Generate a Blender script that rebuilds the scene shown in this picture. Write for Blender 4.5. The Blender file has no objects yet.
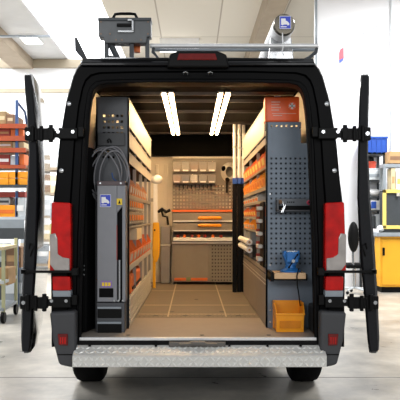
import bpy, bmesh, math, random
from mathutils import Vector, Matrix
random.seed(7)
scene = bpy.context.scene
COL = scene.collection
PI = math.pi

# ------------------------------------------------------------------ camera
CAM_D, CAM_X, CAM_Z, FPX = 4.7, -0.034, 1.37, 681.0
cam_data = bpy.data.cameras.new('camera')
cam_data.sensor_width = 36.0
cam_data.lens = FPX / 400.0 * 36.0
cam_data.shift_x = 7 / 400.0
cam_data.shift_y = 17 / 400.0
cam_data.clip_end = 200
cam = bpy.data.objects.new('camera', cam_data)
COL.objects.link(cam)
cam.location = (CAM_X, -CAM_D, CAM_Z)
cam.rotation_euler = (PI / 2, 0, 0)
scene.camera = cam

def WX(px, Y): return CAM_X + (px - 193.0) * (Y + CAM_D) / FPX
def WZ(py, Y): return CAM_Z - (py - 217.0) * (Y + CAM_D) / FPX

# ------------------------------------------------------------------ materials
def lin(h):
    h = h.lstrip('#'); out = []
    for i in (0, 2, 4):
        c = int(h[i:i+2], 16) / 255.0
        out.append(c / 12.92 if c <= 0.04045 else ((c + 0.055) / 1.055) ** 2.4)
    return out + [1.0]

MATS = {}
def mat(name, col, rough=0.5, metal=0.0, var=0.12, scale=12.0, bump=0.0, coat=0.0, trans=0.0, alpha=1.0, emit=None, es=0.0, stretch=None, spec=0.5):
    m = bpy.data.materials.new(name); m.use_nodes = True
    nt = m.node_tree; n = nt.nodes; L = nt.links
    p = n['Principled BSDF']
    c = lin(col)
    p.inputs['Roughness'].default_value = rough
    p.inputs['Metallic'].default_value = metal
    p.inputs['Specular IOR Level'].default_value = spec
    p.inputs['Coat Weight'].default_value = coat
    p.inputs['Coat Roughness'].default_value = 0.04
    p.inputs['Transmission Weight'].default_value = trans
    p.inputs['Alpha'].default_value = alpha
    tc = n.new('ShaderNodeTexCoord'); mp = n.new('ShaderNodeMapping')
    L.new(tc.outputs['Object'], mp.inputs['Vector'])
    if stretch: mp.inputs['Scale'].default_value = stretch
    nz = n.new('ShaderNodeTexNoise'); nz.inputs['Scale'].default_value = scale
    nz.inputs['Detail'].default_value = 4
    L.new(mp.outputs['Vector'], nz.inputs['Vector'])
    mr = n.new('ShaderNodeValToRGB')
    mr.color_ramp.elements[0].position = 0.3; mr.color_ramp.elements[1].position = 0.7
    mr.color_ramp.elements[0].color = [x * (1 - var) for x in c[:3]] + [1]
    mr.color_ramp.elements[1].color = [min(1, x * (1 + var)) for x in c[:3]] + [1]
    L.new(nz.outputs['Fac'], mr.inputs['Fac'])
    L.new(mr.outputs['Color'], p.inputs['Base Color'])
    if bump:
        b = n.new('ShaderNodeBump'); b.inputs['Strength'].default_value = bump; b.inputs['Distance'].default_value = 0.01
        L.new(nz.outputs['Fac'], b.inputs['Height']); L.new(b.outputs['Normal'], p.inputs['Normal'])
    if emit:
        p.inputs['Emission Color'].default_value = lin(emit); p.inputs['Emission Strength'].default_value = es
    MATS[name] = m
    return m

black_paint = mat('black_paint', '#050508', 0.22, 0, 0.1, coat=0.1, spec=0.12)
door_paint = mat('door_paint', '#101013', 0.12, 0, 0.05, coat=1.0, spec=0.8)
door_trim = mat('door_trim', '#1d1e21', 0.65, 0, 0.1, 40, 0.05, spec=0.2)
seal = mat('seal_rubber', '#0a0a0b', 0.75, spec=0.15)
frame_black = mat('frame_black', '#050506', 0.45, coat=0.0, spec=0.08)
bumper_plastic = mat('bumper_plastic', '#3f4043', 0.65, 0, 0.06, 200, 0.1)
cream_wall = mat('cream_wall', '#f0ebdf', 0.55, 0, 0.05, 5)
bulk_mat = mat('bulkhead_paint', '#dad2c2', 0.5, 0, 0.05, 5)
ceil_black = mat('ceiling_black', '#040404', 0.6, spec=0.05)
rib_mat = mat('roof_rib', '#4a4541', 0.28, 0.6)
alu = mat('aluminium', '#e6e6e6', 0.32, 0.3, 0.06, 30, 0.02)
tread = mat('tread_plate', '#d8d7d2', 0.45, 0.2, 0.06, 30, 0.03)
tread_bar = mat('tread_bar', '#f0f0ec', 0.3, 0.3, 0.04, 30)
steel = mat('steel', '#b9bbbd', 0.25, 0.9, 0.06, 60)
panel_blue = mat('panel_bluegrey', '#737f8c', 0.5, 0.1, 0.05, 8)
panel_dark = mat('panel_darkgrey', '#4f5155', 0.5, 0.1, 0.05, 8)
cab_grey = mat('cabinet_grey', '#84858a', 0.5, 0.1, 0.05, 8)
shelf_pale = mat('shelf_pale', '#c8c4bb', 0.42, 0.15, 0.05, 8)
shelf_grey = mat('shelf_grey', '#9b968e', 0.4, 0.3, 0.06, 8)
brown_grey = mat('brown_grey', '#8d857a', 0.5, 0.1, 0.05, 8)
peg_grey = mat('peg_grey', '#8a8478', 0.5, 0.1, 0.05, 8)
orange_p = mat('orange_plastic', '#fba31c', 0.35, 0, 0.05, 10)
orange_deep = mat('orange_deep', '#e8732a', 0.4, 0, 0.08, 10)
orange_lab = mat('orange_label', '#ee8a3a', 0.5, 0, 0.08, 10)
red_orange = mat('red_orange', '#f4601c', 0.38, 0, 0.05, 10)
yellow_p = mat('yellow_plastic', '#f3b211', 0.4, 0, 0.05, 10)
yellow_cab = mat('yellow_cabinet', '#f0ae24', 0.45, 0, 0.04, 5)
yellow_pale = mat('yellow_pale', '#f3d873', 0.45, 0, 0.04, 5)
blue_p = mat('blue_plastic', '#1f4fae', 0.4, 0, 0.06, 10)
blue_vise = mat('blue_vise', '#2770b8', 0.38, 0.1, 0.08, 20)
blue_sticker = mat('blue_sticker', '#2340c4', 0.4, 0, 0.04)
blue_steel = mat('blue_steel', '#3a5788', 0.45, 0.1, 0.06)
white_p = mat('white_plastic', '#eeeeee', 0.4, 0, 0.03)
white_mark = mat('white_mark', '#f7f7f7', 0.5, 0, 0.02)
yellow_mark = mat('yellow_mark', '#f2cd2c', 0.5, 0, 0.03)
purple_mark = mat('purple_mark', '#8a6fb0', 0.5, 0, 0.03)
black_p = mat('black_plastic', '#090909', 0.5, 0, 0.1, spec=0.15)
black_m = mat('black_matt', '#0a0a0b', 0.7, 0, 0.1, spec=0.1)
tyre_m = mat('tyre_rubber', '#0d0d0e', 0.9, 0, 0.1, 40, 0.2, spec=0.1)
red_lens = mat('red_lens', '#c20e08', 0.15, 0, 0.3, 9, coat=0.25, spec=0.3)
dark_red_lens = mat('dark_red_lens', '#6a0d0a', 0.15, 0, 0.2, 30, coat=0.3, spec=0.3)
clear_lens = mat('clear_lens', '#aaa39e', 0.2, 0.1, 0.15, 12, coat=0.3)
plywood = mat('plywood', '#71675a', 0.5, 0, 0.1, 6, 0.03, stretch=(1, 6, 1))
inlay = mat('floor_inlay', '#b9ac90', 0.4)
wood = mat('beech_wood', '#d6b085', 0.55, 0, 0.12, 8, 0.05, stretch=(1, 8, 8))
grey_cable = mat('grey_cable', '#85858a', 0.5)
clear_bin = mat('clear_bin', '#d8d6d4', 0.15, 0, 0.1, 14, alpha=0.38)
cardboard = mat('cardboard', '#c09a6c', 0.75, 0, 0.08, 10)
cardboard_pale = mat('cardboard_pale', '#d8c6a0', 0.75, 0, 0.08, 10)
cardboard_dark = mat('cardboard_dark', '#8a6a50', 0.75, 0, 0.1, 10)
beam_orange = mat('beam_orange', '#b0502c', 0.5, 0.1, 0.06)
dark_red = mat('dark_red', '#a03a30', 0.5, 0, 0.08)
light_grey = mat('light_grey', '#c6ccd0', 0.5, 0, 0.05)
mid_grey = mat('mid_grey', '#8f979e', 0.5, 0, 0.05)
dark_grey = mat('dark_grey', '#3e4347', 0.5, 0, 0.06)
olive_paint = mat('olive_paint', '#b4b48c', 0.5, 0, 0.06)
led = mat('led_warm', '#ffe2b4', 0.4, emit='#ffd59e', es=26.0)
lamp_white = mat('lamp_white', '#ffffff', 0.4, emit='#ffffff', es=4.0)
skylight_m = mat('skylight_glow', '#ffffff', 0.4, emit='#f4f8ff', es=3.2)
wall_white = mat('wall_white', '#f0f1f5', 0.6, 0, 0.015, 2)
wall_back_m = mat('wall_back_paint', '#f2f3f4', 0.6, 0, 0.02, 2)
band_m = mat('wall_band', '#a39782', 0.6, 0, 0.03, 2)
beam_m = mat('concrete_beam', '#a0917d', 0.75, 0, 0.08, 3, 0.05)
cool_conc = mat('grey_concrete', '#c4c4c4', 0.75, 0, 0.05, 2, 0.05)

def floor_material():
    m = mat('polished_concrete', '#c3beb3', 0.3, 0, 0.1, 1.2)
    nt = m.node_tree; n = nt.nodes; L = nt.links
    p = n['Principled BSDF']
    tc = n.new('ShaderNodeTexCoord')
    nz = n.new('ShaderNodeTexNoise'); nz.inputs['Scale'].default_value = 2.2; nz.inputs['Detail'].default_value = 8; nz.inputs['Roughness'].default_value = 0.65
    L.new(tc.outputs['Object'], nz.inputs['Vector'])
    r = n.new('ShaderNodeValToRGB')
    r.color_ramp.elements[0].position = 0.32; r.color_ramp.elements[1].position = 0.68
    r.color_ramp.elements[0].color = lin('#83817c'); r.color_ramp.elements[1].color = lin('#beb8ac')
    L.new(nz.outputs['Fac'], r.inputs['Fac']); L.new(r.outputs['Color'], p.inputs['Base Color'])
    rr = n.new('ShaderNodeMapRange'); rr.inputs['To Min'].default_value = 0.2; rr.inputs['To Max'].default_value = 0.42
    L.new(nz.outputs['Fac'], rr.inputs['Value']); L.new(rr.outputs['Result'], p.inputs['Roughness'])
    return m
floor_m = floor_material()

def ceiling_material():
    m = mat('concrete_ceiling', '#d8cbb4', 0.8, 0, 0.05, 1.5)
    nt = m.node_tree; n = nt.nodes; L = nt.links
    p = n['Principled BSDF']
    tc = n.new('ShaderNodeTexCoord')
    br = n.new('ShaderNodeTexBrick'); br.offset = 0.0
    br.inputs['Scale'].default_value = 1.0
    br.inputs['Brick Width'].default_value = 1.45; br.inputs['Row Height'].default_value = 3.2
    br.inputs['Mortar Size'].default_value = 0.018
    br.inputs['Color1'].default_value = lin('#d3ccbf'); br.inputs['Color2'].default_value = lin('#cdc6b9'); br.inputs['Mortar'].default_value = lin('#a39a8c')
    L.new(tc.outputs['Object'], br.inputs['Vector']); L.new(br.outputs['Color'], p.inputs['Base Color'])
    return m
ceiling_m = ceiling_material()

# ------------------------------------------------------------------ mesh builder
class B:
    def __init__(self): self.bm = bmesh.new(); self.mi = 0
    def _f(self, vs):
        try:
            f = self.bm.faces.new(vs); f.material_index = self.mi; return f
        except ValueError: return None
    def hexa(self, p):
        v = [self.bm.verts.new(q) for q in p]
        for q in ((0,3,2,1),(4,5,6,7),(0,1,5,4),(1,2,6,5),(2,3,7,6),(3,0,4,7)): self._f([v[i] for i in q])
        return self
    def box(self, x0, x1, y0, y1, z0, z1):
        if x0 > x1: x0, x1 = x1, x0
        if y0 > y1: y0, y1 = y1, y0
        if z0 > z1: z0, z1 = z1, z0
        return self.hexa([(x0,y0,z0),(x1,y0,z0),(x1,y1,z0),(x0,y1,z0),(x0,y0,z1),(x1,y0,z1),(x1,y1,z1),(x0,y1,z1)])
    def prism(self, poly, axis, a, b):
        def mk(u, v, w):
            return {'x': (w,u,v), 'y': (u,w,v), 'z': (u,v,w)}[axis]
        A = [self.bm.verts.new(mk(u, v, a)) for u, v in poly]; C = [self.bm.verts.new(mk(u, v, b)) for u, v in poly]
        self._f(A[::-1]); self._f(C); n = len(poly)
        for i in range(n): self._f([A[i], A[(i+1) % n], C[(i+1) % n], C[i]])
        return self
    def ring(self, c, d, r, seg):
        d = Vector(d).normalized(); u = d.orthogonal().normalized(); w = d.cross(u)
        return [self.bm.verts.new(Vector(c) + r * (math.cos(2*PI*i/seg) * u + math.sin(2*PI*i/seg) * w)) for i in range(seg)]
    def loft(self, rings, cap=True, closed=True):
        for a, b in zip(rings, rings[1:]):
            n = len(a)
            for i in range(n if closed else n - 1): self._f([a[i], a[(i+1) % n], b[(i+1) % n], b[i]])
        if cap: self._f(rings[0][::-1]); self._f(rings[-1])
        return self
    def cyl(self, p0, p1, r, r1=None, seg=14):
        d = Vector(p1) - Vector(p0)
        return self.loft([self.ring(p0, d, r, seg), self.ring(p1, d, r if r1 is None else r1, seg)])
    def lathe(self, p0, axis, prof, seg=20):
        a = Vector(axis).normalized()
        return self.loft([self.ring(Vector(p0) + a * h, a, max(r, 1e-4), seg) for h, r in prof])
    def tube(self, pts, r, seg=8, closed=False):
        pts = [Vector(p) for p in pts]; n = len(pts); rings = []
        u = None
        for i, p in enumerate(pts):
            if closed: d = pts[(i+1) % n] - pts[i-1]
            else: d = pts[min(i+1, n-1)] - pts[max(i-1, 0)]
            d.normalize()
            if u is None: u = d.orthogonal().normalized()
            u = (u - d * u.dot(d)); u = u.normalized() if u.length > 1e-5 else d.orthogonal().normalized()
            w = d.cross(u)
            rings.append([self.bm.verts.new(p + r * (math.cos(2*PI*k/seg) * u + math.sin(2*PI*k/seg) * w)) for k in range(seg)])
        if closed:
            self.loft(rings, cap=False); a, b = rings[-1], rings[0]
            for i in range(seg): self._f([a[i], a[(i+1) % seg], b[(i+1) % seg], b[i]])
        else: self.loft(rings)
        return self
    def ball(self, c, rx, ry, rz, seg=16, rows=10):
        rings = []
        for j in range(rows + 1):
            t = PI * j / rows; s = max(math.sin(t), 1e-3)
            rings.append([self.bm.verts.new((c[0] + rx*s*math.cos(2*PI*i/seg), c[1] + ry*s*math.sin(2*PI*i/seg), c[2] - rz*math.cos(t))) for i in range(seg)])
        return self.loft(rings)
    def perf(self, x0, x1, z0, z1, y, t, nx, nz, h):
        """plate in the XZ plane with a real grid of square holes of side h"""
        px, pz = (x1 - x0) / nx, (z1 - z0) / nz
        xs = []
        for i in range(nx): xs += [x0 + px*i, x0 + px*(i+.5) - h/2, x0 + px*(i+.5) + h/2]
        xs.append(x1)
        zs = []
        for i in range(nz): zs += [z0 + pz*i, z0 + pz*(i+.5) - h/2, z0 + pz*(i+.5) + h/2]
        zs.append(z1)
        V = [[[self.bm.verts.new((x, yy, z)) for z in zs] for x in xs] for yy in (y, y + t)]
        for i in range(len(xs) - 1):
            for j in range(len(zs) - 1):
                if i % 3 == 1 and j % 3 == 1:
                    c = [(i,j),(i+1,j),(i+1,j+1),(i,j+1)]
                    for k in range(4):
                        a, b = c[k], c[(k+1) % 4]
                        self._f([V[0][b[0]][b[1]], V[0][a[0]][a[1]], V[1][a[0]][a[1]], V[1][b[0]][b[1]]])
                else:
                    for s in (0, 1):
                        q = [V[s][i][j], V[s][i+1][j], V[s][i+1][j+1], V[s][i][j+1]]
                        self._f(q if s == 0 else q[::-1])
        return self
    def rot(self, center, axis, ang):
        bmesh.ops.rotate(self.bm, cent=Vector(center), matrix=Matrix.Rotation(ang, 3, axis), verts=self.bm.verts[:])
        return self
    def build(self, name, m, parent=None, bevel=0.0, smooth=False, seg=2):
        bmesh.ops.recalc_face_normals(self.bm, faces=self.bm.faces[:])
        if parent is not None: o_ = wloc(parent)
        else:
            xs = [v.co.x for v in self.bm.verts]; ys = [v.co.y for v in self.bm.verts]; zs = [v.co.z for v in self.bm.verts]
            o_ = Vector(((min(xs)+max(xs))/2, (min(ys)+max(ys))/2, min(zs)))
        bmesh.ops.translate(self.bm, vec=-o_, verts=self.bm.verts[:])
        me = bpy.data.meshes.new(name); self.bm.to_mesh(me); self.bm.free()
        for mm in (m if isinstance(m, (list, tuple)) else [m]): me.materials.append(mm)
        o = bpy.data.objects.new(name, me); COL.objects.link(o)
        if parent is not None: o.parent = parent
        else: o.location = o_
        if smooth:
            for p in me.polygons: p.use_smooth = True
            if hasattr(me, 'set_sharp_from_angle'): me.set_sharp_from_angle(angle=math.radians(35))
        if bevel:
            b = o.modifiers.new('bevel', 'BEVEL'); b.width = bevel; b.segments = seg; b.limit_method = 'ANGLE'
        return o

def wloc(o):
    v = Vector((0, 0, 0))
    while o is not None: v += o.location; o = o.parent
    return v
def tag(o, label, cat, group=None, kind=None):
    if label: o['label'] = label
    if cat: o['category'] = cat
    if group: o['group'] = group
    if kind: o['kind'] = kind
    return o
def thing(name, label, cat, loc, group=None):
    o = bpy.data.objects.new(name, None); COL.objects.link(o); o.location = loc; o.empty_display_size = 0.1
    return tag(o, label, cat, group)
def struct(o): o['kind'] = 'structure'; return o
def dup(root, loc, label, group=None):
    r = root.copy(); COL.objects.link(r); r.location = loc; r['label'] = label
    if group: r['group'] = group
    for ch in list(root.children):
        c = ch.copy(); COL.objects.link(c); c.parent = r
        for g in list(ch.children):
            d = g.copy(); COL.objects.link(d); d.parent = c
    return r
ORD = ['first','second','third','fourth','fifth','sixth','seventh','eighth','ninth','tenth','eleventh','twelfth','thirteenth','fourteenth']

# ================================================================== SETTING
GZ = 0.0
struct(B().box(-12, 9, -9, 15.2, -0.1, 0).build('floor', floor_m))
struct(B().box(-12, 9, 1.105, 1.125, -.01, .0006).build('trim_9', mat('floor_joint', '#6b6964', .7)))
CE = 6.0; YB = 15.2
# ceiling slabs with skylight strips between them
struct(B().box(-2.0, 9, 4, YB, CE, CE+.15).build('ceiling', ceiling_m))
struct(B().box(-4.7, -3.68, 4, YB, CE-.02, CE+.15).build('trim_1', cool_conc))
struct(B().box(-5.3, -4.7, 4, YB, CE-.3, CE+.15).build('trim_2', beam_m))
for i, (a, b) in enumerate(((-3.68, -2.0), (-12, -5.3))):
    sk = struct(B().box(a, b, 4, YB, CE+.02, CE+.1).build('window_%d' % (i+1), skylight_m))
struct(B().box(1.45, 1.85, 4, YB, CE-.38, CE).build('trim_3', beam_m))
struct(B().box(-12, 9, YB, YB+.2, 0, CE+.15).build('wall_back', wall_back_m))
struct(B().box(-12, -1.2, YB-.06, YB, CE-.28, CE-.03).build('trim_4', band_m))
struct(B().box(-12, -1.2, YB-.06, YB, 5.0, 5.12).build('trim_5', band_m))
wr = B().box(WX(316, 8.5), 9, 8.5, 8.7, 0, CE+.15).build('wall_right', wall_white); struct(wr)
struct(B().box(WX(390.2, 8.48), WX(391.6, 8.48), 8.45, 8.5, 0, CE+.15).build('trim_6', light_grey))
struct(B().box(WX(316, 8.5)-.02, WX(317, 8.5), 8.47, 8.52, 2.5, CE+.1).build('trim_7', mid_grey))
# cable tray across the hall on the left
struct(B().box(-8, WX(50, 11.5), 11.5, 11.6, WZ(36.5, 11.5), WZ(35, 11.5)).build('trim_8', mid_grey))
# wall logo and faded lettering on the right wall
lg = thing('wall_logo', 'small slanted red and blue logo painted on the white right wall', 'logo', (WX(341, 8.49), 8.49, WZ(64, 8.49)))
Yl = 8.49
def pz(pts): return [(WX(a, Yl), WZ(b, Yl)) for a, b in pts]
o = B().prism(pz([(340.5, 49), (343.5, 47.5), (343.8, 58), (339, 60), (339.2, 53)]), 'y', Yl, Yl+.01).build('upper_mark', mat('logo_red', '#dd6f7d', .6), lg); o['label'] = 'pinkish red upper stroke'
o = B().prism(pz([(339, 60), (343.8, 57.6), (343, 60.5), (339.5, 63.5)]), 'y', Yl, Yl+.01).build('lower_mark', mat('logo_blue', '#5a70c4', .6), lg); o['label'] = 'blue lower stroke'
tx = B()
for a, b, c, d in ((362.5, 33.2, 364.5, 32), (372.5, 29, 375, 27.4), (375, 27, 377.2, 25.3)):
    tx.prism(pz([(a, b), (c, d), (c, d+1), (a, b+1)]), 'y', Yl, Yl+.01)
tag(tx.build('wall_lettering', mid_grey), 'faint grey slanted lettering high on the white right wall', 'lettering')
# ceiling lamps
l1 = thing('ceiling_lamp', 'bright flat lamp under the grey ceiling slab at left', 'lamp', (WX(30.5, 12.9), 12.9, CE-.06))
B().box(WX(22, 12.9), WX(40, 12.9), 12.5, 13.3, CE-.06, CE-.02).build('housing', white_p, l1)
B().box(WX(23, 12.9), WX(39, 12.9), 12.55, 13.25, CE-.075, CE-.06).build('diffuser', lamp_white, l1)
l2 = thing('ceiling_lamp', 'long white strip lamp under the beige ceiling above the van', 'lamp', (WX(178, 13), 13, CE-.3))
B().box(WX(160, 13), WX(199, 13), 12.9, 13.1, CE-.22, CE).build('housing', white_p, l2)
B().box(WX(160, 13), WX(199, 13), 12.88, 13.12, CE-.32, CE-.22).build('diffuser', lamp_white, l2)

# ================================================================== VAN
van = thing('van', 'black panel van with both rear doors folded open and fitted-out load bay', 'van', (0, 2.8, 0))
OUT = [(1.02,.47),(1.022,.80),(1.028,1.21),(1.012,1.453),(.99,1.625),(.964,1.90),(.917,2.177),(.869,2.349),(.845,2.405),(.81,2.445),(.74,2.468),(.4,2.478),(0,2.480)]
INN = [(.83,.50),(.825,.80),(.815,1.21),(.805,1.453),(.798,1.625),(.788,1.87),(.77,2.10),(.755,2.21),(.735,2.26),(.70,2.292),(.64,2.305),(.35,2.312),(0,2.312)]
def full(h): return [(-x, z) for x, z in h] + [(x, z) for x, z in h[-2::-1]]
FO, FI = full(OUT), full(INN)
# outer skin
b = B(); rings = []
for Y, sx, zt, zs in ((.05,1,0,1),(.12,1,0,1),(2,1,0,1),(4.0,1,0,1),(4.5,.99,0,1),(5.0,.97,-.05,.84),(5.5,.95,-.1,.62),(5.95,.88,-.05,.45)):
    rings.append([b.bm.verts.new((x*sx, Y, max(.3, .47 + (z-.47)*zs))) for x, z in FO])
b.loft(rings, cap=False, closed=False); b._f(rings[-1])
b.build('body_shell', black_paint, van, smooth=True)
# rear frame: stepped pillar section all around the opening
b = B(); rings = []
for f, Y in ((0,.05),(.04,.012),(.10,0),(.60,0),(.64,.03),(.88,.035),(.93,.02),(1,.02),(1,.20)):
    rings.append([b.bm.verts.new((a[0]+(c[0]-a[0])*f, Y, a[1]+(c[1]-a[1])*f)) for a, c in zip(FO, FI)])
b.loft(rings, cap=False, closed=False); b.build('rear_frame', frame_black, van, smooth=True)
b = B(); b.tube([(x*.985, .015, z-.0) for x, z in FI], .011, 6); b.build('door_seal', seal, van, smooth=True)
# roof rear lip
b = B(); pr = [(-.05+.06, 2.40), (-.03, 2.41), (-.03, 2.43), (.03, 2.472), (.30, 2.495), (.30, 2.47), (.05, 2.44)]
b.prism(pr, 'x', -.80, .80); b.build('roof_lip', black_paint, van, bevel=.004)
# inner lining
for s, nm in ((-1, 'left'), (1, 'right')):
    b = B()
    prof = [(.92,.50),(.92,1.3),(.90,1.7),(.855,2.1),(.80,2.36),(.82,2.38),(.875,2.1),(.93,1.7),(.95,1.3),(.95,.50)]
    b.prism([(s*x, z) for x, z in prof], 'y', .20, 4.1); b.build('side_lining', cream_wall, van)
b = B().box(-.82, .82, .1, 4.1, 2.405, 2.43); b.build('ceiling_lining', ceil_black, van)
for Y in (.55, .95, 1.3, 1.9, 2.7, 3.6):
    b = B(); b.prism([(Y-.02, 2.405), (Y-.012, 2.38), (Y+.012, 2.38), (Y+.02, 2.405)], 'x', -.80, .80); b.build('roof_rib', rib_mat, van)
# bulkhead
b = B().box(-.92, .92, 4.08, 4.12, 0.50, 2.15)
for x in (-.86, -.74, -.62, -.50, -.38, -.26, .6, .72, .84): b.box(x-.02, x+.02, 4.06, 4.08, .62, 2.05)
b.build('bulkhead', bulk_mat, van, bevel=.006)
B().box(-.86, .86, 3.98, 4.12, 2.15, 2.41).build('bulkhead_header', ceil_black, van)
# cargo floor
b = B().box(-.92, .92, .06, 4.1, .47, .535); b.build('cargo_floor', plywood, van)
b = B()
YF = .5
for x in (-.245, .245): b.box(x-.006, x+.006, 1.0, 4.05, .5345, .5365)
for y in (1.15, 1.75, 3.0): b.box(-.5, .5, y-.012, y+.012, .5345, .5365)
b.build('floor_inlay', inlay, van)
b = B()
for y in (1.0, 1.14):
    for k in range(26): b.cyl((-.48 + .0384*k, y, .5345), (-.48 + .0384*k, y, .5362), .006, seg=8)
b.build('floor_stud', dark_grey, van)['kind'] = 'stuff'
for x, y in ((-.22,1.3),(.22,1.3),(-.35,1.07),(.35,1.07),(-.1,1.07),(.1,1.07),(.0,2.2)):
    B().cyl((x, y, .5345), (x, y, .5368), .022, seg=12).build('lashing_point', dark_grey, van)
# sill
B().box(-.82, .82, .03, .92, .52, .5368).build('sill_mat', mat('sill_mat', '#9a8f84', .5, 0, .04), van)
b = B().box(-.82, .82, -.0, .03, .517, .538); o = b.build('sill_plate', alu, van, bevel=.004); o['label'] = 'pale metal sill plate'
for x in (-.49, .03, .50): B().cyl((x, .10, .537), (x, .10, .5395), .016, seg=12).build('sill_screw', dark_grey, van)
B().box(-.83, .83, -.002, .05, .44, .517).build('sill_beam', black_p, van, bevel=.004)
b = B().box(-.20, .19, -.03, .0, .478, .512); b.box(-.13, .13, -.05, -.02, .488, .507); b.box(-.05, .05, -.06, -.02, .495, .52)
b.build('door_latch', mat('latch_metal', '#6d6a66', .4, .8), van, bevel=.004)
b = B()
for x in (-.085, .085):
    b.tube([(x-.014, .0, 2.353), (x-.014, -.03, 2.36), (x, -.036, 2.366), (x+.014, -.03, 2.36), (x+.014, .0, 2.353)], .0045, 6)
b.build('striker', steel, van, smooth=True)
# high brake light
b = B(); b.prism([(WX(167,0), WZ(69,0)), (WX(170,0), WZ(56,0)), (WX(178,0), WZ(52.5,0)), (WX(217,0), WZ(52.5,0)), (WX(226,0), WZ(56,0)), (WX(229,0), WZ(69,0))], 'y', -.055, .12)
bl = b.build('brake_light_housing', black_p, van, bevel=.012)
b = B(); b.prism([(WX(177,0), WZ(62,0)), (WX(179,0), WZ(55.5,0)), (WX(215,0), WZ(55.5,0)), (WX(217,0), WZ(62,0))], 'y', -.064, -.05)
b.build('brake_lens', dark_red_lens, bl, bevel=.005)
# tail lights
for s in (-1, 1):
    def q(px, py): # left-hand pixel, mirrored for the right
        return (s * (-(WX(px, 0)-.0) if s > 0 else -WX(px, 0)) * (1 if s > 0 else 1), WZ(py, 0))
    def poly(pts, sh=0.0):
        return [((WX(px, 0) + .002) * (1 if s < 0 else -1) + (0.0 if s < 0 else 0.0), WZ(py, 0)) for px, py in pts]
    tl = B().prism(poly([(51.5, 236), (52.5, 202), (71.5, 203), (72, 272), (50.5, 272)]), 'y', -.045, .03).build('tail_light', red_lens, van, bevel=.012)
    o = B().prism(poly([(51, 234), (56.5, 233), (58.5, 238), (59, 254), (64, 257), (70.5, 258), (70.5, 270), (56, 270), (51.3, 264)]), 'y', -.056, -.03).build('reverse_lens', clear_lens, tl, bevel=.006); o['label'] = 'clear grey reversing lens'
    o = B().prism(poly([(53, 276), (71, 276), (71.5, 290), (53.5, 290)]), 'y', -.045, .03).build('lower_lens', red_lens, tl, bevel=.01)
    o = B().prism(poly([(53, 290), (71.5, 290), (71.5, 298), (54, 298)]), 'y', -.04, .03).build('lamp_base', mid_grey, tl, bevel=.006); o['label'] = 'grey base of the lamp'
    # bumper corner
    bp = B(); bp.prism(poly([(51, 311), (77, 310), (77, 352), (74.5, 366), (60.5, 363), (54, 338)]), 'y', -.07, .5)
    bp = bp.build('bumper_corner', bumper_plastic, van, bevel=.02, seg=3)
    B().prism(poly([(58.5, 352), (76.8, 352), (76.6, 353), (59, 353)]), 'y', -.074, -.06).build('bumper_seam', black_p, bp)
    rf = B().prism(poly([(59.5, 332), (69.5, 332), (69.5, 343.5), (60.5, 343)]), 'y', -.082, -.06).build('reflector', dark_red_lens, bp, bevel=.004)
    g = B()
    for k in range(3): g.prism(poly([(62+2.2*k, 335), (63.3+2.2*k, 335), (63.3+2.2*k, 341.5), (62+2.2*k, 341.5)]), 'y', -.086, -.08)
    g.build('reflector_segment', red_lens, bp)
    # side trim inside the opening
    b = B()
    ti = (.80, .76) if s < 0 else (.855, .90)
    b.prism([(s*.915, .21), (s*.915, .40), (s*ti[1], .40), (s*ti[0], .21)], 'z', .54, 1.88)
    inn = b.build('pillar_trim', black_m, van, bevel=.01)
    for zz in (1.36, 1.02, .99, .955): B().cyl((s*(ti[0]+.02), .20, zz), (s*(ti[0]+.02), .225, zz), .007, seg=8).build('lit_hole_dot', steel, inn)  # bright steel discs standing in for light through small holes
    for zz, pxx in ((2.15, 69), (1.69, 61.5)):
        X = s*abs(WX(pxx, 0)-.0)
        B().lathe((X, -.012, zz), (0, 1, 0), [(0, .008), (.004, .016), (.016, .016)], 12).build('pillar_bolt', steel, van, smooth=True)
    # wheels
    for Yw in (1.02, 5.0):
        w = B().lathe((s*.765, Yw, .342), (s, 0, 0), [(0, .20), (.0, .30), (.02, .33), (.05, .342), (.19, .342), (.22, .33), (.24, .30), (.24, .20)], 32).build('wheel', tyre_m, van, smooth=True)
        B().lathe((s*.80, Yw, .342), (s, 0, 0), [(0, .05), (0, .21), (.18, .21), (.19, .19), (.14, .16), (.15, .05)], 24).build('wheel_rim', mid_grey, w, smooth=True)
B().box(-.75, .75, .3, 5.5, .30, .46).build('underbody', black_m, van, bevel=.02)
# tread-plate step
b = B(); xa, xb = WX(73, -.1), WX(326, -.1)
b.prism([(.0, .487), (-.115, .440), (-.125, .432), (-.125, .362), (-.115, .362), (-.110, .425), (.0, .470)], 'x', xa, xb)
nrow = 0
def lozenge(b, c, u, v, n, L, W, H):
    c, u, v, n = Vector(c), Vector(u), Vector(v), Vector(n)
    pts = [c-u*L, c-v*W, c+u*L, c+v*W]
    top = [c-u*L*.7+n*H, c-v*W*.5+n*H, c+u*L*.7+n*H, c+v*W*.5+n*H]
    b.hexa([*pts, *top])
pit = .037
nx = int((xb - xa) / pit); b.mi = 1
for i in range(nx):
    for j in range(2):
        x = xa + pit*(i+.5); z = .378 + .036*j
        sg = 1 if (i + j) % 2 else -1
        a = math.radians(45)
        u = (math.cos(a), 0, sg*math.sin(a)); v = (-sg*math.sin(a), 0, math.cos(a))
        lozenge(b, (x, -.125, z), u, v, (0, -1, 0), .0225, .0085, .006)
    for j in range(2):
        x = xa + pit*(i+.5); t = .3 + .4*j
        sg = 1 if (i + j) % 2 else -1
        sl = Vector((0, .115, .047)).normalized(); nn = Vector((0, -.047, .115)).normalized()
        a = math.radians(45)
        u = Vector((1, 0, 0))*math.cos(a) + sl*sg*math.sin(a); v = Vector((1, 0, 0))*(-sg*math.sin(a)) + sl*math.cos(a)
        lozenge(b, (x, -.115+.115*t, .440+.047*t), u, v, nn, .0225, .0085, .006)
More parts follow.
